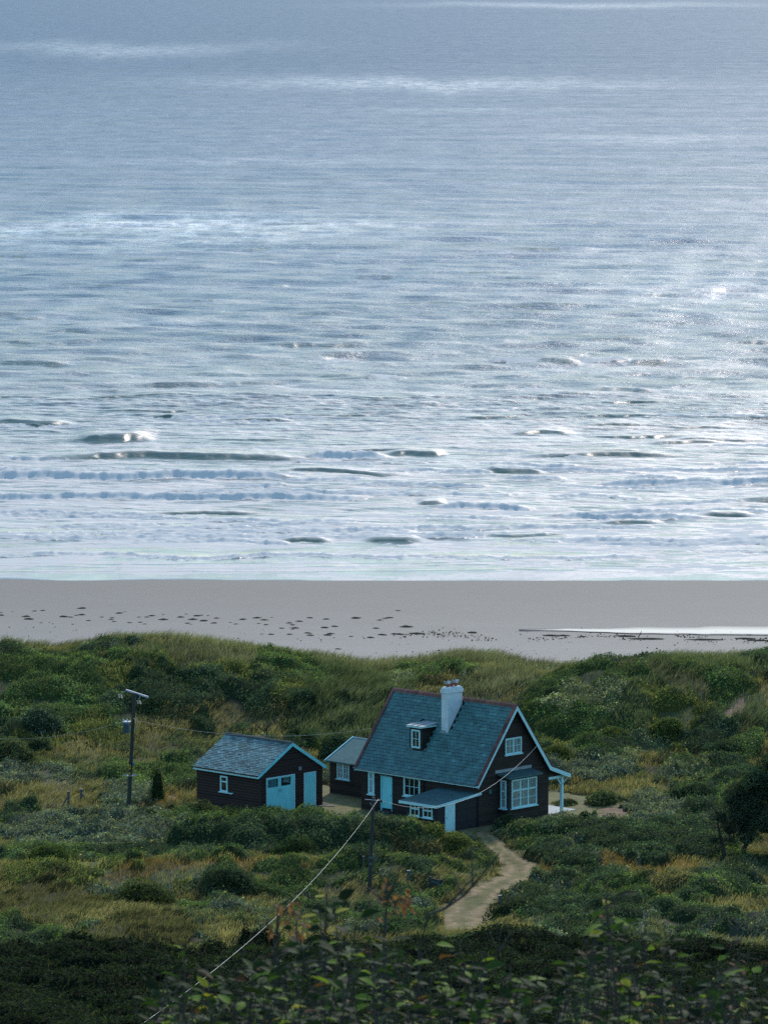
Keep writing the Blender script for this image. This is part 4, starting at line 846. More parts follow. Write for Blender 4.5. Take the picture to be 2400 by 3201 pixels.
gg = MB(); gg.tube([(-GL - .16, gy0 - .06, ge - .02), (.02, gy0 - .06, ge - .03)], .035, 8); gg.build('gutter', M['dark'], ga)
# double doors with two dark lights
for i, (y0, y1, wy0, wy1) in enumerate(((.52, 1.60, .56, 1.46), (1.615, 2.84, 1.71, 2.55))):
    d = MB(); zt, zl = 2.11, 1.61
    d.box(.002, .05, y0, y1, -.03, zl); d.box(.002, .05, y0, wy0, zl, zt); d.box(.002, .05, wy1, y1, zl, zt); d.box(.002, .05, y0, y1, zt, zt + .05)
    dd = d.build('garage_door', M['paint_door'], ga)
    e = MB(); e.box(.004, .012, wy0, wy1, zl, zt); e.build('backing', M['dark'], dd); e = MB(); e.box(.026, .03, wy0, wy1, zl, zt); e.build('pane', M['glass'], dd)  # backing: near-black sheet standing in for the unlit garage inside
    e = MB(); yy = y1 - .08 if i == 0 else y0 + .08; e.tube([(.055, yy, 1.30), (.09, yy, 1.33), (.09, yy, 1.42), (.055, yy, 1.45)], .014, 6); e.build('handle', M['black'], dd)
df = MB(); df.box(.002, .065, .46, .515, -.05, 2.22); df.box(.002, .065, 2.845, 2.90, -.05, 2.22); df.box(.002, .065, .515, 2.845, 2.165, 2.22); df.build('door_frame', M['paint'], ga)
d = MB(); d.box(.002, .04, 3.76, 4.68, .10, 2.13); sd = d.build('side_door', M['paint_door'], ga)
d = MB(); d.box(.002, .055, 3.71, 3.755, .0, 2.18); d.box(.002, .055, 4.685, 4.73, .0, 2.18); d.box(.002, .055, 3.755, 4.685, 2.135, 2.18); d.build('door_frame', M['paint'], sd)
d = MB(); d.box(.002, .10, 3.76, 4.68, -.05, .09); d.build('threshold', M['felt_a'], ga)
la = MB(); la.box(.002, .14, 3.23, 3.39, 2.40, 2.62); la.build('wall_lamp', M['lead'], ga, bevel=.02)
window(ga, 'y', 0, -3.46, -2.82, 1.10, 2.08, 1, [.68], fw=.10, curtain=False, transom=.68, label='narrow side window of the garage')
si = MB(); si.box(-2.74, -2.36, -.12, -.002, 1.04, 1.10); si.build('sill_board', M['paint'], ga)
cx_ = MB(); cx_.box(-.05, .03, -.03, .03, -.1, ge - .2); cx_.build('corner_board', M['timber'], ga)
# patio slab
pt = MB(); pt.box(-9.6, .05, WY + .01, 8.8, -.1, .045); po = pt.build('patio', M['concrete']); po.location = HO; po.rotation_euler = (0, 0, HPHI); tag(po, kind='structure')

# ------------------------------------------------------------------ single bushes and trees
def blob(cx, cy, cz, rx, ry, rz, seed, nu=18, nv=9):
    th = np.linspace(0, 2 * pi, nu, endpoint=False); ph = np.linspace(0, pi * .97, nv)
    P_, T_ = np.meshgrid(ph, th, indexing='ij'); d = np.stack([np.sin(P_) * np.cos(T_), np.sin(P_) * np.sin(T_), np.cos(P_)], -1)
    q = .75 + .5 * fbm(d[..., 0] * 2 + d[..., 2] * 1.7 + seed, d[..., 1] * 2 + seed, 300 + seed, 3)
    V = np.stack([cx + d[..., 0] * rx * q, cy + d[..., 1] * ry * q, cz + d[..., 2] * rz * q], -1).reshape(-1, 3)
    a = np.arange(nu * nv).reshape(nv, nu); b = np.roll(a, -1, 1)
    return V, np.stack([a[:-1], b[:-1], b[1:], a[1:]], -1).reshape(-1, 4)
def clump_leaves(lobes, n, size, pal_, seed, droop=.0, jit=.10):
    """lobes: (x,y,z,rx,ry,rz); leaves on and just inside the lobed shell, uneven, with gaps"""
    r = np.random.default_rng(seed); pal_ = np.array(pal_); L = np.array(lobes); ar = L[:, 3] * L[:, 5]; k = r.choice(len(L), n, p=ar / ar.sum())
    d = r.normal(size=(n, 3)); d /= np.linalg.norm(d, axis=1, keepdims=True); d[:, 2] = np.where(d[:, 2] < -.35, -d[:, 2], d[:, 2])
    q = .82 + .45 * fbm(d[:, 0] * 2.2 + k * 3.1 + seed, d[:, 1] * 2.2 + d[:, 2] * 1.6, 320 + seed, 3) - np.abs(r.normal(0, jit, n))
    P = L[k, :3] + d * L[k, 3:] * q[:, None]
    tv = np.array([.75, .9, 1.05, 1.25])[(k * 7) % 4] * (.5 + 1.0 * fbm(P[:, 0] / .35, P[:, 1] / .35 + P[:, 2] / .35, 340, 2)) * r.uniform(.7, 1.35, n)
    t_ = pal_[(r.random(n) * len(pal_)).astype(int)] * tv[:, None]
    V, F, C = leaves_at(P, d * np.array([1, 1, .8]) + [0, 0, .35], r.uniform(.6, 1.3, n) * size, t_, .8); return V, F, C
def bush(vx, vy, w, h, pal_, label, cat='bush', name='bush', group=None, n=None, size=.062, seed=1, lobes=None, depth=None, z=None):
    """vx, vy: foot of the bush in the photo; w, h in metres"""
    p = on_ground(vx, vy); root = empty(name, tuple(p), 0, label, cat, group); r = random.Random(seed)
    depth = depth or w * .8; L = []
    for i in range(lobes or max(4, int(w * 2.2))):
        a = r.uniform(0, 2 * pi); q = r.uniform(.15, .62) ** .8; s = r.uniform(.28, .46)
        hh = h * r.uniform(.55, .95) * (1 - .35 * q)
        L.append((cos(a) * q * w * .5, sin(a) * q * depth * .5, hh * .55, w * s * .8, depth * s * .8, hh * .5)); L.append((cos(a) * q * w * .62, sin(a) * q * depth * .62, hh * .12, w * s * .8, depth * s * .8, hh * .42))
    L.append((0, 0, h * .45, w * .36, depth * .36, h * .5)); L.append((0, 0, h * .1, w * .46, depth * .46, h * .4))
    n = n or int(620 * (w * h + w * depth * .5)); V, F, C = clump_leaves(L, n, size, pal_, seed)
    off = len(V); cv, cf = [V], [F]; cc_ = [C]
    for i, l in enumerate(L):
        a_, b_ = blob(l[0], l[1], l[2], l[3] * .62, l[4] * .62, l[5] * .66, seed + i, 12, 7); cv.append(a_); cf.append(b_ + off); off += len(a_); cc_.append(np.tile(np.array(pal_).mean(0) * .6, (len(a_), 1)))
    np_mesh('foliage', np.concatenate(cv), cf, M['leaf'], root, colors=np.concatenate(cc_))
    st = MB()
    for i in range(5):
        a = r.uniform(0, 2 * pi); st.tube([(0.05 * cos(a), .05 * sin(a), -.15), (.2 * w * cos(a), .2 * w * sin(a), h * .35), (.3 * w * cos(a + .3), .3 * w * sin(a + .3), h * .6)], [.04, .03, .015], 5)
    st.build('stem', M['twig'], root)
    return root
DKP = [(.034, .062, .038), (.052, .085, .046), (.075, .105, .058)]; GRP = [(.04, .08, .035), (.07, .11, .04), (.09, .13, .05)]; YGP = [(.13, .155, .045), (.18, .175, .06), (.07, .11, .04)]
GYP = [(.085, .12, .09), (.14, .175, .13), (.05, .075, .055)]; OLP = [(.10, .115, .06), (.06, .085, .045), (.15, .15, .08)]
BUSH = [
 (88, 1592, 2.9, 2.3, DKP + [(.16, .20, .17)], 'big round grey-leaved dark bush alone on the left slope, its right rim pale', 'bush', 1),
 (22, 1650, 3.2, 1.8, DKP + [(.14, .12, .04)], 'dark bush with a yellow top edge below the big round bush', 'bush', 2),
 (85, 1625, 2.1, 1.0, DKP, 'low dark bush just right of the yellow-topped bush', 'bush', 3),
 (338, 1732, 1.0, 2.2, [(.03, .06, .035), (.05, .08, .03)], 'narrow upright young conifer beside the transformer pole', 'conifer', 4),
 (478, 1708, 1.4, 1.2, DKP, 'dark bush pressed against the rear left end of the garage', 'bush', 5),
 (430, 1772, 2.4, 1.3, [(.07, .09, .035), (.10, .115, .045), (.05, .07, .035)], 'feathery olive broom bush in front of the garage side wall', 'bush', 6),
 (372, 1765, 1.2, 1.0, OLP, 'small olive bush left of the feathery broom', 'bush', 7),
 (315, 1780, 2.0, 1.0, [(.03, .06, .045), (.05, .08, .05)], 'blue-green bush at the foot of the transformer pole', 'bush', 8),
 (730, 1640, 2.6, 1.8, DKP, 'dark pine bush between garage and outbuilding, behind both', 'bush', 9),
 (668, 1622, 1.5, 1.4, GRP, 'green bush in the gap between garage and outbuilding', 'bush', 10),
 (330, 1538, 2.2, 1.0, DKP, 'dark round bush on the slope above the transformer pole', 'bush', 11),
 (592, 1530, 2.0, 1.0, DKP, 'dark round bush on the slope above the garage ridge', 'bush', 12),
 (655, 1534, 2.5, 1.5, DKP, 'largest dark bush on the slope between garage and chimney', 'bush', 13),
 (738, 1518, 1.8, .8, DKP, 'dark bush left of the cottage ridge, upper slope', 'bush', 14),
 (1190, 1515, 1.9, .9, DKP, 'dark domed bush on the dune just right of the gable apex', 'bush', 15),
 (1375, 1520, 1.6, .8, DKP, 'small dark domed bush far right on the thicket top', 'bush', 16),
 (1312, 1519, 1.2, .6, OLP, 'low olive bush between the two dark domed bushes', 'bush', 17),
 (1304, 1738, 2.3, .9, [(.06, .09, .045), (.09, .11, .055)], 'round green bush at the edge of the back lawn right of the porch', 'bush', 18),
 (1222, 1740, 1.6, .4, OLP, 'low olive bush behind the porch post', 'bush', 19),
 (1262, 1786, 1.0, 1.0, DKP, 'spiky dark bush in front of the patio corner', 'bush', 20),
 (1236, 1882, 2.2, .9, DKP, 'low dark bush right of the track in orange grass', 'bush', 21),
 (1095, 1795, 1.6, 1.0, DKP, 'dark bush at the bay window end of the hedge', 'bush', 22),
 (980, 1840, 2.6, 1.2, YGP, 'yellow-green bush at the track side, below the lean-to door', 'bush', 23),
 (640, 1858, 2.4, 1.6, [(.04, .07, .03), (.06, .085, .035)], 'fine-leaved dark green broom under the hedge, left of the wire pole', 'bush', 24),
 (108, 1862, 2.8, 1.0, [(.05, .085, .03), (.08, .11, .035)], 'low domed green bush on the far left above the grass ridge', 'bush', 25),
 (485, 1935, 3.2, 1.9, [(.045, .07, .04), (.06, .085, .05)], 'large domed grey-green bush below the tan grass ridge', 'bush', 26),
 (300, 1960, 3.4, 1.7, [(.04, .06, .03), (.09, .10, .035)], 'broad green bush with lighter top left of the domed bush', 'bush', 27),
 (1440, 1600, 2.6, 1.6, [(.06, .095, .035), (.12, .14, .045)], 'bright green bush on the ridge below the bare sand slope', 'bush', 28),
 (1320, 1610, 2.0, 1.3, YGP, 'yellow-green bush at the right foot of the tall thicket', 'bush', 29),
 (1196, 1640, 2.2, 1.0, YGP, 'yellow bush peeking out behind the porch roof', 'bush', 30),
 (1560, 1640, 2.8, 1.3, DKP, 'dark bush under the pale flowering crest at the right edge', 'bush', 31),
 (1490, 1735, 3.2, 1.4, DKP, 'dark bush below the cream-flowered bank left of the pine', 'bush', 32),
 (640, 1600, 1.4, .9, DKP, 'small dark bush behind the garage ridge end', 'bush', 33),
 (575, 1640, 1.6, 1.2, OLP, 'olive bush just behind the garage roof', 'bush', 34),
 (1130, 1990, 3.4, 1.4, [(.03, .045, .025), (.05, .065, .035)], 'broad dark bush beside the lower end of the track', 'bush', 35),
]
for vx, vy, w_, h_, pl_, lb, ct, sd_ in BUSH:
    bush(vx, vy, w_, h_, pl_, lb, ct, 'conifer' if ct == 'conifer' else 'bush', seed=sd_, size=.05 if 'fine' in lb or 'feathery' in lb else .062)

def limb(mb, p, d, L, r, rs, depth, tips, curve=.25, kids=(2, 4), up=.0):
    pts = [np.array(p, float)]; d = np.array(d, float); d /= np.linalg.norm(d); n = 5
    for i in range(n):
        d = d + np.array([rs.gauss(0, curve), rs.gauss(0, curve), rs.gauss(0, curve) * .6 + up]) * .5; d /= np.linalg.norm(d); pts.append(pts[-1] + d * L / n)
    mb.tube(pts, [r * (1 - .65 * i / n) for i in range(n + 1)], 6 if r > .03 else 4); tips.append(pts[-1])
    if depth > 0:
        for k in range(rs.randint(*kids)):
            i = rs.randint(1, n); a = rs.uniform(0, 2 * pi); s = np.array([cos(a), sin(a), rs.uniform(-.1, .7)]); 
            limb(mb, pts[i], d * .7 + s * .9, L * rs.uniform(.45, .7), r * (1 - .65 * i / n) * .6, rs, depth - 1, tips, curve, kids, up)
# small wind-bent pines behind the garage
def pine(vx, vy, z, h, label, lobes, bare, seed, pal_):
    p = at_z(vx, vy, z); rs = random.Random(seed); root = empty('pine_tree', tuple(p), 0, label, 'pine tree'); t = MB(); tips = []
    limb(t, (0, 0, -.2), (.05, 0, 1), h, .09, rs, 0, tips, .12)
    for i in range(bare):
        a = rs.uniform(0, 2 * pi); limb(t, (0, 0, h * rs.uniform(.3, .85)), (cos(a), sin(a) * .5, rs.uniform(.1, .6)), rs.uniform(.7, 1.4), .035, rs, 1, tips, .3)
    t.build('trunk', M['bark'], root)
    V, F, C = clump_leaves(lobes, sum(int(420 * l[3] * l[5] * 3) for l in lobes), .05, pal_, seed, jit=.22)
    np_mesh('crown', V, F, M['leaf'], root, colors=C); return root
pine(572, 1645, 4.0, 2.6, 'thin half-bare pine with a crooked dead top behind the garage ridge', [(-.9, 0, 1.6, .35, .35, .25), (.5, .1, 1.5, .3, .3, .25)], 7, 1, DKP)
pine(512, 1650, 4.0, 2.6, 'bushy dark pine behind the left end of the garage ridge', [(0, 0, 2.2, .55, .5, .45), (.4, 0, 2.4, .45, .4, .35), (-.5, 0, 1.9, .45, .4, .4), (-.9, 0, 1.5, .35, .3, .3)], 4, 2, DKP)
pine(640, 1660, 4.0, 2.3, 'small dark pine behind the right end of the garage ridge', [(-.3, 0, 1.9, .55, .45, .4), (.35, 0, 1.6, .4, .4, .3)], 5, 3, DKP)
# dark tree with bare limbs at the right edge
p = on_ground(1566, 1862); rs = random.Random(12); lob_dx = -.8; tr = empty('dark_tree', tuple(p), 0, 'dark spreading tree at the right edge with bare grey limbs on its left side', 'tree')
t = MB(); tips = []
limb(t, (0, 0, -.3), (-.05, 0, 1), 2.6, .17, rs, 0, tips, .12); limb(t, (.75, .3, -.3), (.2, 0, 1), 2.8, .17, rs, 0, tips, .12)
for i in range(7): a = rs.uniform(-.6, .6); limb(t, (.75, .3, rs.uniform(1, 2.3)), (1, a, rs.uniform(.2, .9)), 2.2, .07, rs, 1, tips, .2)
t.build('trunk', M['bark'], tr)
b = MB(); tt_ = []
for i in range(15): limb(b, (rs.uniform(-.05, .4), 0, rs.uniform(.7, 2.3)), (rs.uniform(-1, .25), rs.uniform(-.5, .3), rs.uniform(.0, 1.0)), rs.uniform(1.2, 2.0), .035, rs, 2, tt_, .25, (3, 5))
b.build('bare_limbs', M['twig'], tr)
lob = [(1.7, .2, 3.3, .9, .8, .8), (2.6, 0, 4.2, 1.0, .9, .8), (2.5, .3, 2.8, 1.1, 1, .8), (1.5, 0, 2.3, .8, .8, .55), (3.6, .1, 3.6, 1.2, 1, 1), (3.2, -.2, 1.9, 1.2, .9, .9), (1.0, .2, 1.6, .6, .6, .4), (.4, 0, 2.2, .35, .4, .3), (4.6, .1, 2.6, 1.2, 1, 1.3), (4.4, 0, 4.4, 1.1, 1, .8), (2.0, -.3, 1.2, .8, .7, .5), (.1, -.1, 1.1, .4, .4, .3), (3.4, 0, 5.0, .8, .8, .6), (1.3, .4, 2.9, .7, .7, .6), (2.0, .5, 1.9, 1.1, .9, .8), (2.9, .4, 3.6, 1.2, 1, .9), (5.2, .2, 3.6, 1.3, 1, 1.2)]
lob = [(a + lob_dx, b_, c_ * 1.12, d_ * 1.12, e_ * 1.1, f_ * 1.15) for a, b_, c_, d_, e_, f_ in lob]
TP = [(.028, .05, .034), (.042, .07, .046), (.06, .09, .055)]
V, F, C = clump_leaves(lob, 34000, .055, TP, 5, jit=.25); cv, cf, ccs = [V], [F], [C]; off = len(V)
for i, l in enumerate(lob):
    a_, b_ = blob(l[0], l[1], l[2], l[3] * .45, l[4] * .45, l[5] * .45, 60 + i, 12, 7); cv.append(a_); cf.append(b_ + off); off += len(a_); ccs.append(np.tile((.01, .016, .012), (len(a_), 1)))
np_mesh('crown', np.concatenate(cv), cf, M['leaf'], tr, colors=np.concatenate(ccs))

# ------------------------------------------------------------------ leafy bushes on the near slope, out of focus
def leaf_mesh(base, dirv, up, L, W, fold=.35, curl=.25):
    d = dirv / np.linalg.norm(dirv); s = np.cross(d, up); s /= np.linalg.norm(s) + 1e-9; u = np.cross(s, d); pts = []
    prof = [(0, .0), (.12, .55), (.35, 1.0), (.62, .85), (.85, .42), (1, .0)]
    for tq, wq in prof:
        c = base + d * L * tq - u * L * curl * tq * tq
        pts += [c - s * W * .5 * wq + u * W * .5 * wq * fold, c, c + s * W * .5 * wq + u * W * .5 * wq * fold]
    f = []
    for i in range(5): b = i * 3; f += [(b, b + 1, b + 4, b + 3), (b + 1, b + 2, b + 5, b + 4)]
    return pts, f
def near_bush(name, label, outline, nst, seed, dist=(17, 23)):
    rs = random.Random(seed); xs_, ys_ = zip(*outline); y0 = sum(dist) / 2; c = at_y((xs_[0] + xs_[-1]) / 2, 2300, y0); c[2] = float(terr(c[0], c[1]))
    root = empty(name, tuple(c), 0, label, 'bush', 'leafy bushes on the near slope'); st = MB(); LV, LF, LC = [], [], []
    def add_leaf(b, d, L, colr):
        up_ = np.array([rs.gauss(0, .35), rs.gauss(0, .35), 1.0]); p_, f_ = leaf_mesh(b, d, up_, L, L * rs.uniform(.45, .68), rs.uniform(.1, .5), rs.uniform(0, .5))
        o_ = len(LV); LV.extend(p_); LF.extend([tuple(i + o_ for i in q) for q in f_]); LC.extend([colr] * len(p_))
    for k in range(nst):
        d = rs.uniform(*dist)
        if k < len(outline): vx, vy = outline[k]
        else:
            vx = rs.uniform(xs_[0], xs_[-1]); yo = float(np.interp(vx, xs_, ys_)); vy = yo + 25 + abs(rs.gauss(0, 1)) * 120
        tip = at_y(vx, vy, d) - c; ground = np.array([tip[0] * .55 + rs.gauss(0, .3), tip[1] * .6 + rs.gauss(0, .3), -.1]); dead = rs.random() < .07 and k >= len(outline)
        bend = np.array([rs.gauss(0, .15), rs.gauss(0, .15), 0]); pts = [ground * (1 - q) + tip * q + bend * sin(q * pi) for q in np.linspace(0, 1, 9)]
        st.tube(pts, list(np.linspace(.008, .002, 9)), 5)
        n = rs.randint(12, 22) if k >= len(outline) else 26; ax = pts[-1] - pts[-2]; ax /= np.linalg.norm(ax)
        for i in range(n):
            q = 1 - (i / n) * rs.uniform(.32, .5); j = min(int(q * 8), 7); b = pts[j] * (1 - (q * 8 - j)) + pts[j + 1] * (q * 8 - j)
            a = i * 2.4 + rs.uniform(-.4, .4); dv = np.array([cos(a), sin(a), rs.uniform(-.35, .45)]) + ax * .3
            if dead: colr = rs.choice([(.10, .05, .03), (.16, .07, .04), (.06, .035, .025)]); L = rs.uniform(.018, .038)
            else:
                L = rs.uniform(.030, .070) * (1.15 if i < 6 else .95); h_ = rs.random()
                colr = (.26, .24, .03) if h_ < .035 else (.12, .18, .03) if h_ < .15 else (.08, .04, .02) if h_ < .18 else rs.choice([(.012, .028, .009), (.017, .038, .012), (.028, .058, .015), (.009, .016, .008)])
            pe = b + dv / np.linalg.norm(dv) * .02; st.tube([b, pe], .0016, 3); add_leaf(pe, dv, L, colr)
    st.build('stem', M['twig'], root); np_mesh('foliage', np.array(LV), np.array(LF), M['fleaf'], root, colors=np.array(LC)); return root
near_bush('leafy_bush', 'leafy bush in the left foreground, its highest sprays in front of the wire', [(293, 2168), (335, 2105), (398, 2040), (450, 2085), (520, 2055), (590, 2030), (640, 1985), (690, 1950), (706, 1912), (722, 1950), (735, 2010)], 150, 31)
near_bush('leafy_bush', 'leafy bush in the middle foreground below the track', [(740, 2040), (770, 1990), (830, 2035), (870, 2055), (930, 2040), (990, 2035), (1040, 2060), (1100, 2085), (1160, 2110)], 140, 32)
near_bush('leafy_bush', 'leafy bush in the right foreground with a yellow-leaved tall spray', [(1185, 2120), (1225, 2060), (1262, 2030), (1296, 1965), (1308, 1900), (1322, 1940), (1340, 2000), (1392, 1985), (1432, 2005), (1480, 2070), (1540, 2080), (1590, 2050), (1602, 1985), (1650, 2075), (1700, 2080)], 160, 33)
# bare crooked twigs standing above the foreground leaves
for i, (path_, lb) in enumerate([([(905, 2050), (925, 1975), (960, 1962), (1000, 1935), (1020, 1914)], 'dark crooked twig arching across the lower track'), ([(830, 2100), (828, 2030), (835, 1950), (833, 1925)], 'dark upright twig with brown seed heads in front of the pole'), ([(592, 2150), (597, 2030), (600, 1960)], 'dark upright twig with dry curled leaves on the left'), ([(1040, 2120), (1075, 2060), (1105, 2010)], 'slanting bare twig right of the lower track')]):
    d = 19 + i * .7; P_ = [at_y(a, b_, d) for a, b_ in path_]; g0 = np.array([P_[0][0], P_[0][1], float(terr(P_[0][0], P_[0][1]))]); root = empty('twig', tuple(g0), 0, lb, 'twig')
    mb = MB(); pts = [np.zeros(3)] + [q - g0 for q in P_]; mb.tube(pts, list(np.linspace(.008, .003, len(pts))), 6); rs = random.Random(i)
    for k in range(6): j = rs.randint(1, len(pts) - 1); q = pts[j]; mb.tube([q, q + np.array([rs.uniform(-.12, .12), rs.uniform(-.1, .1), rs.uniform(.05, .16)])], [.004, .002], 4)
    mb.build('stem', M['twig'], root)
    if i in (1, 2):
        LV, LF, LC = [], [], []
        for k in range(34 if i == 1 else 44):
            b = pts[-1] * (1 - (q_ := rs.uniform(0, .5))) + pts[-2] * q_ + np.array([rs.gauss(.03, .05), rs.gauss(0, .05), rs.gauss(-.02, .04)]); pq, fq = leaf_mesh(b, np.array([rs.gauss(0, 1), rs.gauss(0, 1), rs.gauss(-.3, .6)]), np.array([0, .3, 1.]), rs.uniform(.015, .045), rs.uniform(.012, .03), .6, .6)
            o_ = len(LV); LV += pq; LF += [tuple(x + o_ for x in z_) for z_ in fq]; LC += [rs.choice([(.12, .06, .04), (.07, .05, .035), (.20, .10, .06)])] * len(pq)
        np_mesh('dry_leaves', np.array(LV), np.array(LF), M['fleaf'], root, colors=np.array(LC))

# ------------------------------------------------------------------ poles, wires, posts, sign
def V3(*a): return np.array(a, float)
P1 = empty('utility_pole', (-15.55, 317, 3.6), 0, 'tall leaning timber pole with transformer and crossarm left of the garage', 'utility pole')
o1 = V3(-15.55, 317, 3.6); top1 = V3(-15.10, 317, 11.42) - o1
def pole(par, top, r0, r1, n=14):
    m = MB(); m.tube([top * q for q in np.linspace(0, 1, 8)], list(np.linspace(r0, r1, 8)), n); m.build('pole', M['pole'], par, smooth=True)
pole(P1, top1, .14, .10)
m = MB(); a, b = V3(-15.68, 317.9, 11.42) - o1, V3(-14.28, 316.3, 11.22) - o1; m.obox(a, b - a, (.06, .05, 0), (0, 0, .10)); m.build('crossarm', M['metal'], P1)
for q, nm in ((V3(-16.02, 317.6, 11.22), 1), (V3(-14.85, 316.6, 11.0), 2)):
    m = MB(); c = q - o1
    for k in range(4): m.tube([c + V3(.02 * k, 0, -.06 * k), c + V3(.02 * k, 0, -.06 * k - .035)], [.14, .08], 10)
    m.tube([c + V3(0, 0, .08), c + V3(.06, 0, -.24)], .025, 6); m.build('insulator', M['black'], P1, smooth=True)
m = MB(); m.tube([V3(-16.02, 317.6, 11.28) - o1, V3(-15.66, 317.8, 11.46) - o1], .015, 5); m.build('insulator_strap', M['metal'], P1); m = MB(); m.tube([V3(-14.85, 316.6, 11.06) - o1, V3(-14.75, 316.8, 11.26) - o1], .015, 5); m.build('insulator_strap', M['metal'], P1)
c = V3(-15.52, 316.85, 9.36) - o1
m = MB(); m.prism([(c[0] - .29, c[1] - .22), (c[0] + .10, c[1] - .26), (c[0] + .16, c[1] + .10), (c[0] - .22, c[1] + .18)], 'z', c[2] - .36, c[2] + .30); tf = m.build('transformer', M['trans'], P1, bevel=.03)
m = MB(); m.prism([(c[0] - .33, c[1] - .26), (c[0] + .13, c[1] - .30), (c[0] + .19, c[1] + .14), (c[0] - .26, c[1] + .22)], 'z', c[2] + .302, c[2] + .36); m.build('lid', M['metal'], tf, bevel=.012)
for i in range(6):
    m = MB(); x = c[0] - .27 + i * .065; m.box(x, x + .016, c[1] - .33, c[1] - .245, c[2] - .30, c[2] + .22); m.build('cooling_fin', M['trans'], tf)
for dx in (-.20, .02):
    m = MB(); q = c + V3(dx, -.08, .36); m.tube([q, q + V3(-.05, -.05, .10)], [.03, .045], 8); m.tube([q + V3(-.05, -.05, .10), q + V3(-.09, -.07, .15)], [.05, .02], 8); m.build('bushing', M['metal'], tf)
m = MB(); k0 = V3(-15.15, 316.85, 9.1) - o1; m.tube([k0, k0 + V3(.12, 0, .2), k0 + V3(.16, 0, .5), k0 + V3(.06, 0, .75), k0 + V3(-.03, 0, .78)], .018, 5); m.build('jumper_cable', M['wire'], P1)
m = MB(); q = V3(-15.41, 316.84, 6.76) - o1; m.box(q[0] - .085, q[0] + .075, q[1] - .012, q[1], q[2], q[2] + .28); ws = m.build('warning_plate', M['yellow'], P1)
m = MB()
for (x0, z0, x1, z1) in ((-.05, .12, 0, .24), (0, .24, .05, .12), (.05, .12, -.05, .12), (.0, .20, -.012, .165), (-.012, .165, .012, .165), (.012, .165, 0, .13)): m.tube([q + V3(x0, -.016, z0), q + V3(x1, -.016, z1)], .006, 4)
m.build('warning_symbol', M['black'], ws)
m = MB(); q = V3(-15.42, 316.84, 6.42) - o1; m.box(q[0] - .07, q[0] + .06, q[1] - .01, q[1], q[2] + .04, q[2] + .16); m.build('number_plate', M['yellow'], P1)
m = MB(); z0 = 6.36 - 3.6; x0 = top1[0] * z0 / top1[2]
for i in range(16):
    a = i * 2 * pi / 16; m.tube([(x0 + .13 * cos(a), .13 * sin(a), z0), (x0 + .5 * cos(a + .1), .5 * sin(a + .1), z0 + .03)], .007, 4)
m.tube([(x0 + .16 * cos(a), .16 * sin(a), z0) for a in np.linspace(0, 2 * pi, 13)], .02, 5); m.build('climbing_guard', M['metal'], P1)
m = MB(); q = V3(-15.2, 316.86, 6.98) - o1; m.box(q[0] - .04, q[0] + .08, q[1] - .1, q[1] + .02, q[2], q[2] + .22); m.build('junction_box', M['felt_a'], P1)

b2 = on_ground(797, 1922); Y2 = float(b2[1]); o2 = V3(b2[0], Y2, b2[2] - .3); t2 = at_y(806, 1721.6, Y2); s2 = (Y2 / 290.4)
P2 = empty('utility_pole', tuple(o2), 0, 'plain timber pole in front of the hedge carrying two pale cables', 'utility pole')
pole(P2, t2 - o2, .125, .095); tp = t2 - o2
m = MB(); m.tube([tp + V3(-.46, -.12, -.10), tp + V3(.46, -.12, -.17)], .02, 6); m.tube([tp + V3(-.2, -.12, -.3), tp + V3(-.08, -.12, -.42)], .014, 5); m.tube([tp + V3(.28, -.12, -.16), tp + V3(.27, -.12, -.07)], .02, 6); m.build('crossarm', M['metal'], P2)
m = MB(); m.tube([tp + V3(.43, -.12, -.09), tp + V3(.45, -.12, -.28)], [.05, .035], 8); m.build('insulator', M['black'], P2)
for k in range(2):
    m = MB(); z = 1.7 + k * .35; x = tp[0] * z / tp[2]; m.box(x - .06, x + .06, -.145, -.125, z, z + .12); m.build('number_plate', M['felt_a'], P2)
SW = t2 + V3(.28, -.12, -.09)

def wire(a, b, sag, rad, label, mat='wire', n=40, rad2=None):
    a, b = V3(*a), V3(*b); o_ = a.copy(); pts = []
    for q in np.linspace(0, 1, n): p = a * (1 - q) + b * q; p[2] -= 4 * sag * q * (1 - q); pts.append(p - o_)
    m = MB(); m.tube(pts, list(np.linspace(rad, rad2 or rad, n)), 5); w_ = m.build('overhead_cable', M[mat], smooth=True); w_.location = o_; return tag(w_, label, 'cable')
def hw(x, y, z): return (HO[0] + x * cos(HPHI) - y * sin(HPHI), HO[1] + x * sin(HPHI) + y * cos(HPHI), HO[2] + z)
wire(tuple(SW), hw(.33, 4.92, 4.44), 1.75, .011, 'pale cable sagging from the hedge pole to the right side of the gable')
wire((-14.99, 317, 9.75), hw(-10.02, 4.6, 4.9), .95, .008, 'pale cable from the transformer pole to behind the cottage roof')
wire((-15.1, 317, 9.9), tuple(at_y(-60, 1590, 330)), .6, .009, 'faint grey cable running off to the left from the transformer pole', 'wire_d')
m = MB(); S0 = SW; E0 = V3(-6.95, 120, 30.98)
wire(tuple(S0), tuple(E0), 1.0, .009, 'bright pale cable slanting from the hedge pole down to the lower left', rad2=.0065)

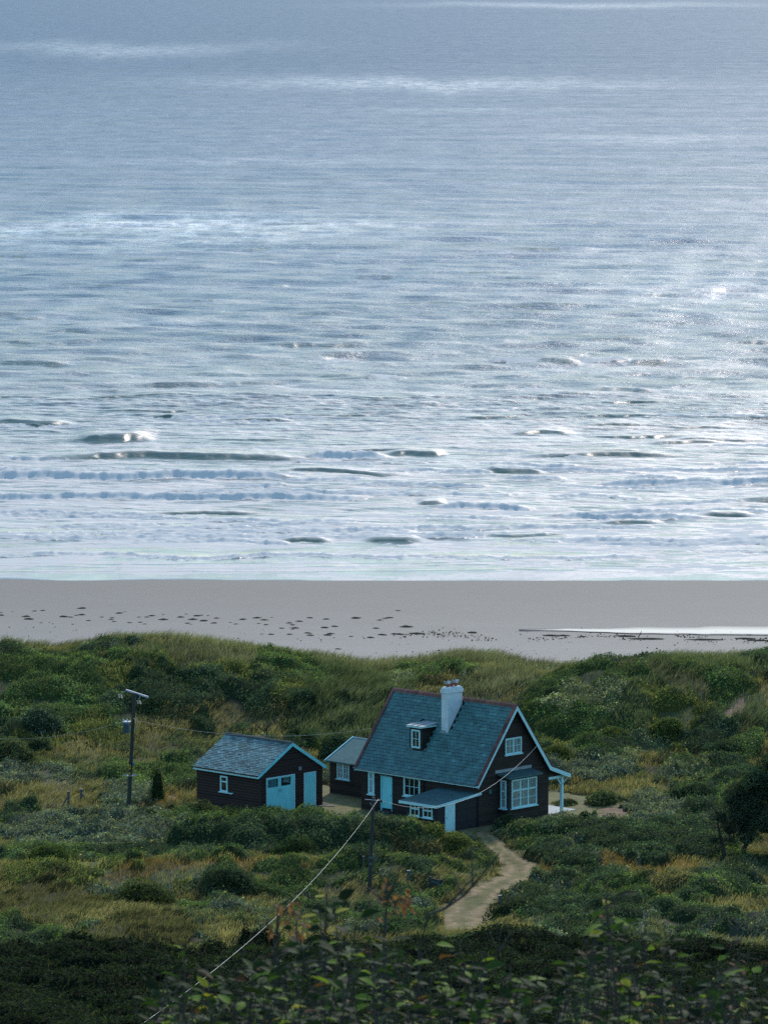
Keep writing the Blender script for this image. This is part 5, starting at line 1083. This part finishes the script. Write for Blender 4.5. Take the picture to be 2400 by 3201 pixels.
def fpost(vx, vy, h, r, label, strut=0, z=None, group='weathered posts in the grass'):
    p = on_ground(vx, vy) if z is None else at_z(vx, vy, z); root = empty('fence_post', (p[0], p[1], p[2] - .1), 0, label, 'post', group)
    m = MB(); m.prism([(-r, -r), (r, -r), (r, r), (-r, r)], 'z', 0, h); m.build('post', M['post'], root, bevel=.012)
    m = MB(); m.prism([(-r * 1.0, -r * 1.0), (r * 1.0, -r * 1.0), (r * 1.0, r * 1.0), (-r * 1.0, r * 1.0)], 'z', h + .001, h + .02); m.build('top_cut', M['plank'], root)
    if strut: m = MB(); m.tube([(strut * .5, 0, 0), (strut * .07, 0, h * .62)], .05, 6); m.build('strut', M['post'], root)
fpost(149, 1743, 1.0, .075, 'thick braced post in tan grass, far left', -1); fpost(176, 1731, .85, .075, 'thick braced post just right of and behind the far left one', 1)
fpost(84, 1772, .6, .04, 'thin short post in tan grass below the braced pair'); fpost(252, 1702, .45, .03, 'tiny post stub in tan grass left of the transformer pole')
fpost(408, 1714, 1.0, .06, 'grey post by the rear left corner of the garage')
fpost(882, 1915, 1.0, .10, 'thick grey post in scrub between wire pole and sign'); fpost(784, 1880, .8, .045, 'thin post on the grass ridge left of the wire pole')
fpost(1079, 1970, 1.0, .10, 'thick dark post at the right edge of the lower track')
fpost(908, 1930, .3, .05, 'low dark stump left of the sign')
p = on_ground(361, 1722); m = MB(); m.tube([(0, 0, 0), (-.35, .1, 1.45)], .022, 6); o_ = m.build('leaning_rod', M['orange']); o_.location = p; tag(o_, 'thin orange rod leaning in the scrub between pole and garage', 'rod')
# sign by the track
a, b = on_ground(929, 1935), on_ground(945, 1950); b = a + V3(.62, -.9, 0) * .95; zz_ = float(terr(a[0], a[1]))
sg = empty('name_sign', (a[0], a[1], zz_), math.atan2(b[1] - a[1], b[0] - a[0]), 'small dark two-post wooden sign with pale lettering beside the track', 'sign'); L_ = float(np.hypot(*(b - a)[:2]))
for x in (0, L_):
    m = MB(); m.box(x - .055, x + .055, -.05, .05, -.3, 1.02); m.build('post', M['sign'], sg)
m = MB(); m.box(.057, L_ - .057, -.055, -.02, .58, .96); bd = m.build('board', M['sign'], sg)
def text(body, size, loc, rot, par, mat, name='lettering'):
    cu = bpy.data.curves.new(name, 'FONT'); cu.body = body; cu.size = size; cu.extrude = .004; cu.align_x = 'CENTER'; cu.align_y = 'CENTER'; cu.materials.append(mat)
    tmp = bpy.data.objects.new('t', cu); col.objects.link(tmp); dg = bpy.context.evaluated_depsgraph_get(); me = bpy.data.meshes.new_from_object(tmp.evaluated_get(dg)); bpy.data.objects.remove(tmp)
    me.materials.clear(); me.materials.append(mat); o = bpy.data.objects.new(name, me); col.objects.link(o); o.parent = par; o.location = loc; o.rotation_euler = rot; return o
text('THE NESS', .19, (L_ / 2, -.06, .78), (R(90), 0, 0), bd, M['felt_a'])
# planks on the ground beside the garage
for i, (vx, vy, L_, a_) in enumerate([(700, 1742, 1.3, .1), (692, 1738, 1.0, -.35)]):
    p = at_z(vx, vy, 4.0); m = MB(); m.box(-L_ / 2, L_ / 2, -.06, .06, 0, .05); o_ = m.build('plank', M['plank'], bevel=.005); o_.location = (p[0], p[1], 4.03 + .05 * i); o_.rotation_euler = (0, 0, a_)
    tag(o_, ['longer pale plank lying by the garage corner', 'shorter plank lying across the other by the garage'][i], 'plank')

# ------------------------------------------------------------------ seaweed on the sand
def weed_mesh(seed, flat=1.0):
    r = np.random.default_rng(seed); nu, nv = 16, 5; V = [(0, 0, .2 * flat * r.uniform(.8, 1.1))]; F = []
    ang = np.linspace(0, 2 * pi, nu, endpoint=False); rad = .35 + .35 * r.random(nu); rad = (rad + np.roll(rad, 1)) / 2
    for j in range(1, nv):
        q = j / (nv - 1); 
        for k in range(nu): V.append((cos(ang[k]) * rad[k] * q * 1.25, sin(ang[k]) * rad[k] * q, (1 - q) ** .8 * .2 * flat * r.uniform(.4, 1.3) - .01))
    for k in range(nu):
        F.append((0, 1 + k, 1 + (k + 1) % nu))
        for j in range(nv - 2): a = 1 + j * nu; F.append((a + k, a + nu + k, a + nu + (k + 1) % nu, a + (k + 1) % nu))
    me = bpy.data.meshes.new('seaweed_clump'); me.from_pydata(V, [], F); me.update(); me.materials.append(M['weed']); return me
WM = [weed_mesh(i) for i in range(5)] + [weed_mesh(9 + i, .5) for i in range(3)]
# (x, y) in region coordinates of the surveyed beach strip, size
WL = "355 787 14|515 814 12|655 829 12|850 829 13|705 849 13|835 849 14|880 856 13|935 842 10|1048 848 11|1110 840 13|1145 853 13|1338 841 12|1408 849 14|1535 842 17|1292 861 14|1250 870 12|1263 879 8|1117 873 9|1148 879 10|1018 876 10|925 870 11|810 870 8|825 876 6|605 865 8|560 868 9|495 862 10|383 857 11|480 850 11|440 836 7|485 840 8|355 823 12|330 826 6|275 833 14|305 836 8|125 846 13|115 832 12|150 802 8|185 799 8|5 825 10|5 811 5|180 868 5|215 865 4|230 874 5|315 876 6|625 875 7|635 836 8|600 836 7|780 836 12|805 819 6|870 826 7|900 828 6|990 896 6|995 866 6|1215 898 9|1275 896 10|1265 903 6|1402 894 12|1444 887 10|1330 926 13|1340 938 12|1430 929 12|1415 937 14|1250 933 11|1170 933 12|1130 932 8|1625 898 10|1600 950 12|1515 945 9|1650 935 14|1640 853 10|1175 838 6|705 821 6|540 806 5|55 806 4|1460 1020 12"
k = 0
for ln in WL.split('|'):
    x, y, s = [float(q) for q in ln.split()]; vx, vy = x * .5, 1300 / 1.44761 + y * .7238 / 1.44761
    p = at_z(vx, vy, 1.75); p[2] = float(terr(p[0], p[1])); o_ = bpy.data.objects.new('seaweed_clump', WM[k % 5]); col.objects.link(o_); o_.location = p
    w_ = s * .7238 * p[1] / FPX * 2.1; o_.scale = (w_ * 1.1, w_ * 2.2, w_ * .85); o_.rotation_euler = (0, 0, rng.uniform(-.3, .3)); k += 1
    tag(o_, 'small dark clump of seaweed scattered on the open sand at the left', 'seaweed', 'seaweed clumps on the left sand')
WR = "845 1311 20 20|867 1303 8 6|880 1354 12|850 1372 10|990 1395 8|" # unused guard
WR = "829 1292 8|838 1289 9|875 1310 18|1018 1340 14|855 1254 6|910 1213 5|"
for vx, vy, s in ((832, 1321, 7), (841, 1319, 9), (876, 1344, 15), (1019, 1360, 11), (859, 1299, 6), (852, 1364, 8)):
    p = at_z(vx, vy, 1.7); p[2] = float(terr(p[0], p[1])); o_ = bpy.data.objects.new('seaweed_clump', WM[k % 5]); col.objects.link(o_); o_.location = p; k += 1
    w_ = s * 1.44761 * p[1] / FPX * 1.4; o_.scale = (w_ * 1.1, w_ * 2.0, w_ * .7); tag(o_, 'lone dark clump of seaweed on the bare sand above the cottage', 'seaweed', 'seaweed clumps in the middle of the sand')
# tide-wrack line on the right: larger mats are single things, the thin crumbs between them one mass
for vx, vy, w_, lb in ((1190, 1372, 34, 'flat seaweed mat at the left end of the wrack line'), (1216, 1372, 26, 'brown seaweed mat second along the wrack line'), (1256, 1375, 18, 'small seaweed mat left of the largest mats'), (1350, 1374, 40, 'brownish seaweed mat in the middle of the wrack line'), (1400, 1381, 60, 'long dark seaweed mat right of the driftwood stick'), (1520, 1383, 60, 'long thin seaweed mat below the tide pool'), (1610, 1381, 40, 'rounded seaweed mat near the right edge'), (1640, 1386, 40, 'flat seaweed mat touching the right edge'), (1618, 1371, 14, 'little seaweed clump at the edge of the tide pool'), (900, 1366, 30, 'thin seaweed streak above the chimney'), (862, 1368, 22, 'thin seaweed streak left above the chimney')):
    p = at_z(vx, vy, 1.6); p[2] = float(terr(p[0], p[1])); o_ = bpy.data.objects.new('seaweed_mat', WM[5 + k % 3]); col.objects.link(o_); o_.location = p; k += 1
    W_ = w_ * 1.44761 * p[1] / FPX; o_.scale = (W_, min(W_ * 1.0, 1.5), .9); tag(o_, lb, 'seaweed', 'seaweed mats along the wrack line')
n = 1100; wa, wb_ = at_z(840, 1368, 1.6), at_z(1670, 1385, 1.6); x = rng.uniform(wa[0], wb_[0] + 6, n); y = wa[1] + (x - wa[0]) / (wb_[0] - wa[0]) * (wb_[1] - wa[1]) + rng.normal(0, 1.5, n) + (fbm(x / 4, x * 0, 401, 2) - .5) * 3
x2 = rng.uniform(-33, 33, 700); x = np.concatenate([x, x2]); y = np.concatenate([y, rng.uniform(377, 425, 700)])
keep = fbm(x / 2.5, y / 2.5, 403, 2) > .45; x, y = x[keep], y[keep]; P = np.stack([x, y, terr(x, y) + .03], -1)
nn = np.tile([0, -.35, 1.], (len(P), 1)); s_ = rng.uniform(.03, .12, len(P)); V, F, C = leaves_at(P, nn, s_, np.tile((.045, .042, .034), (len(P), 1)), .4)
tag(np_mesh('wrack_crumbs', V, F, M['leaf'], colors=C), 'thin crumbs of seaweed strewn over the sand', 'seaweed crumbs', kind='stuff')
p = at_z(1377, 1376, 1.6); p[2] = float(terr(p[0], p[1])); m = MB(); m.tube([(0, 0, 0), (.15, 0, .22), (.26, 0, .50)], [.05, .04, .02], 6); m.tube([(.13, 0, .2), (.30, 0, .30)], [.03, .012], 5); o_ = m.build('driftwood', M['bark']); o_.location = p
tag(o_, 'short forked driftwood stick poking up from the wrack line', 'driftwood')
